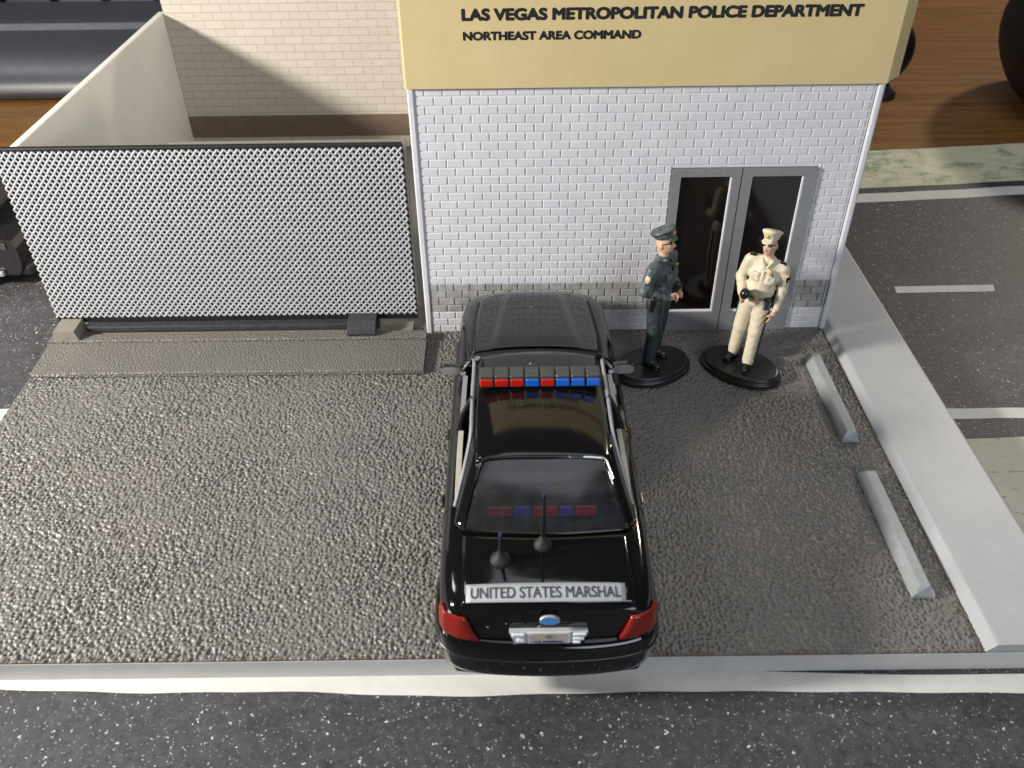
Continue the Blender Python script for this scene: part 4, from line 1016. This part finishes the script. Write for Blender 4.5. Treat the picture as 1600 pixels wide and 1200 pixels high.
# --- officer in cream, facing the camera and glancing down
FB_T = thing('police_figurine', 'painted police figurine in cream uniform and cap on oval black base', 'figurine', (11.92, -2.80, 0), 0)
oval_base(FB_T, 1.57, 1.03, R(-37))
PB = [ELL((0, 0, 2.72), (.50, .36, .34), 1), ELL((.04, -.05, 3.18), (.57, .44, .46), 0), ELL((.08, 0, 3.72), (.63, .42, .52), 0), ELL((.06, -.10, 3.5), (.46, .36, .45), 0), CAP((-.50, .03, 4.14), (.66, .03, 4.05), .22, .22, 0, .12), ELL((.08, .02, 4.28), (.29, .26, .12), 0),
      CAP((-.26, 0, 2.6), (-.36, .06, 1.5), .335, .27, 1), CAP((-.36, .06, 1.5), (-.40, .25, .32), .26, .235, 1), CAP((.26, 0, 2.6), (.28, -.14, 1.5), .335, .27, 1), CAP((.28, -.14, 1.5), (.30, -.20, .30), .26, .24, 1),
      ELL((-.46, .10, .12), (.18, .38, .15), 4, (0, 0, -20)), ELL((.30, -.38, .12), (.18, .38, .15), 4, (0, 0, 4)), BOX((-.46, .10, .03), (.17, .37, .035), 4, (0, 0, -20)), BOX((.30, -.36, .03), (.17, .37, .035), 4, (0, 0, 4)),
      CAP((-.60, .04, 4.06), (-.78, .14, 3.34), .225, .20, 0), CAP((-.78, .14, 3.34), (-.56, -.44, 3.06), .20, .16, 0), CAP((.74, .04, 3.98), (.86, .08, 3.25), .225, .20, 0), CAP((.86, .08, 3.25), (.82, -.16, 2.62), .19, .155, 0),
      BOX((-.22, -.405, 3.76), (.15, .05, .15), 0, (-6, 0, -10), k=.02), BOX((.37, -.40, 3.70), (.15, .05, .15), 0, (-6, 0, 14), k=.02), CAP((.07, -.42, 3.98), (.04, -.45, 3.2), .035, .035, 0, .02), CAP((-.12, -.20, 4.30), (.02, -.36, 4.12), .07, .05, 0, .03), CAP((.28, -.20, 4.30), (.14, -.36, 4.12), .07, .05, 0, .03),
      BOX((-.50, -.03, 4.345), (.13, .08, .03), 4, (0, -8, 0)), BOX((.64, -.03, 4.265), (.13, .08, .03), 4, (0, 14, 0)), ELL((.30, -.36, 4.02), (.10, .06, .06), 5, (0, 30, 0), k=.01), ELL((.38, -.40, 3.90), (.05, .04, .06), 8, k=.01),
      ELL((.975, -.06, 3.74), (.05, .14, .15), 4, (0, -8, -25), k=.01), ELL((.985, -.11, 3.70), (.04, .05, .06), 6, k=.01), ELL((.95, -.10, 3.87), (.06, .08, .04), 5, k=.01),
      CAP((.56, -.05, 2.5), (.555, -.18, 1.5), .07, .07, 8, .02), CAP((.555, -.18, 1.5), (.545, -.22, .42), .07, .07, 8, .02), CAP((-.60, .02, 2.5), (-.63, .1, 1.5), .05, .05, 8, .02), CAP((-.63, .1, 1.5), (-.635, .26, .42), .05, .05, 8, .02)]
PB += hand((-.50, -.60, 3.00), (.55, -.45, -.1), (0, -.2, 1), 1, 3, True, 1.1) + hand((.80, -.25, 2.42), (-.25, -.25, -1), (-.3, -.9, .2), 1, 3, False, 1.1)
HB = xform(offset(head(), (.08, -.02, 0)), (.08, 0, 4.4), (-4, -9, -20), .90)
fb_body = sculpt('figure', PB + HB, BM('f_cream', 'f_cream', 'f_cream', 'f_skin', 'f_black', 'f_gold', 'f_white', 'f_mouth', 'f_stripe', 'f_belt'), FB_T, .034, .011)
hx = lambda pr: xform(offset(pr, (.08, -.02, 0)), (.08, 0, 4.4), (-4, -9, -20), .90)
parts = [fb_body,
         fchild('peaked_cap', hx(cap_prims()), BM('f_cream', 'f_cream', 'f_gold'), FB_T),
         fchild('sunglasses', hx(shades()), BM('f_black'), FB_T, .022),
         fchild('belt', [ELL((.01, -.02, 2.93), (.555, .45, .07), 0), BOX((.02, -.45, 2.93), (.08, .03, .06), 1)], BM('f_belt', 'f_gold'), FB_T),
         fchild('radio_pouch', [BOX((.47, -.36, 2.80), (.10, .08, .24), 0, (0, 0, 35))], BM('f_belt'), FB_T),
         fchild('flashlight', [CAP((-.46, -.50, 3.12), (-.40, -.82, 3.26), .10, .11, 0, .02), CAP((-.40, -.80, 3.26), (-.385, -.98, 3.32), .17, .19, 0, .03)], BM('f_black'), FB_T)]
settle(parts, -24, (-.02, .05), (.90, .96, 1.045), (0, 3))

# ------------------------------------------------------------------ things on the desk behind
KB = thing('keyboard', 'dark grey computer keyboard with a rounded front lip on the wooden desk', 'keyboard', (-40, 29, -.95))
prof = [(29.2, -.85), (28.9, -.4), (28.95, .0), (29.15, .35), (29.5, .68), (30.0, .98), (30.7, 1.27), (31.5, 1.48), (32.5, 1.65), (33.8, 1.78), (35.4, 1.88), (35.9, 2.2), (36.6, 2.28), (37.0, 2.05), (42.4, 2.05), (42.8, 1.6), (64, 2.6), (64, -.6), (30, -.94)]
m = MB(); m.prism_x([(y - 29, z + .95) for y, z in prof], -34, 28, 0, True); o = m.build('case', M['keyboard'], KB, bevel=.12); set_auto(o, 25)
x = -36.2
k = 0
while x < 26:
    w = 3.72
    m = MB(); m.prism_z([(x, 14.0), (x + w, 14.0), (x + w, 17.8), (x, 17.8)], 2.6, 3.7)
    for i, (a, c, z) in enumerate(m.v):
        if z > 3: m.v[i] = (a + (.35 if a < x + 1 else -.35), c + (.25 if c < 15 else -.5), z)
    m.build('key', M['keycap'], KB, bevel=.15); x += 4.04; k += 1
SP = thing('speaker', 'soft black rounded speaker standing at the right edge of the wooden desk', 'speaker', (42.5, 24.6, -.95))
m = MB(); m.lathe([(5.6, 0), (6.6, .4), (7.8, 1.6), (8.7, 3.4), (8.9, 5.0), (8.5, 6.6), (7.4, 8.2), (5.6, 9.3), (3, 9.9), (.2, 10)], (0, 0, 0), 64, 0, 1, 1.05); m.build('shell', M['fabric_black'], SP, subsurf=1)
m = MB(); m.lathe([(5.0, -.02), (5.0, .2), (.2, .2)], (0, 0, 0), 40); m.build('foot_pad', M['dark_gloss'], SP)
KN = thing('knob_stand', 'small black rounded gadget on a foot half hidden by the buff card sign', 'gadget', (27.6, 28.0, -.95))
m = MB(); m.lathe([(.2, 1.0), (.9, 1.5), (1.25, 2.4), (1.35, 3.2), (1.1, 4.2), (.5, 4.75)], (.35, 0, 0), 40); m.build('knob', M['dark_gloss'], KN, subsurf=2)
m = MB(); m.lathe([(1.0, 0), (1.0, .35), (.6, .7), (.35, 1.2)], (.1, 0, 0), 28, 0, 1.1, .8); m.build('foot', M['fabric_black'], KN)
TV = thing('toy_truck', 'black toy vehicle standing on the paper street left of the mesh gate', 'toy car', (-22.6, 7.2, -.8))
m = MB(); m.prism_y([(-6, .75), (4.0, .75), (4.25, 1.2), (4.3, 2.1), (4.1, 2.5), (2.6, 2.65), (1.8, 4.2), (-6, 4.3)], -2.3, 2.3); m.build('body', M['dark_gloss'], TV, bevel=.25, seg=3)
m = MB(); m.box(3.9, 4.55, -2.2, 2.2, .62, 1.2); m.build('bumper', M['gate_black'], TV, bevel=.15)
m = MB(); m.box(.2, 3.4, -2.52, -2.305, .78, 1.0); m.build('side_step', M['silver_paint'], TV, bevel=.05)
m = MB(); m.box(-4, 3.9, -2.36, -2.305, 2.05, 2.35); m.build('side_strip', M['roller'], TV, bevel=.03)
for y in (-2.2, 2.2):
    for x in (1.2, -4.2):
        m = MB(); m.lathe([(.5, -.32), (.92, -.32), (1.0, -.2), (1.0, .2), (.92, .32), (.5, .32)], (x, y, 1.0), 28, rot=Matrix.Rotation(R(90), 3, 'X')); w = m.build('wheel', M['tyre'], TV)
        m = MB(); m.lathe([(.1, -.34), (.52, -.34), (.52, .34), (.1, .34)], (x, y, 1.0), 20, rot=Matrix.Rotation(R(90), 3, 'X')); m.build('rim', M['silver_paint'], w)
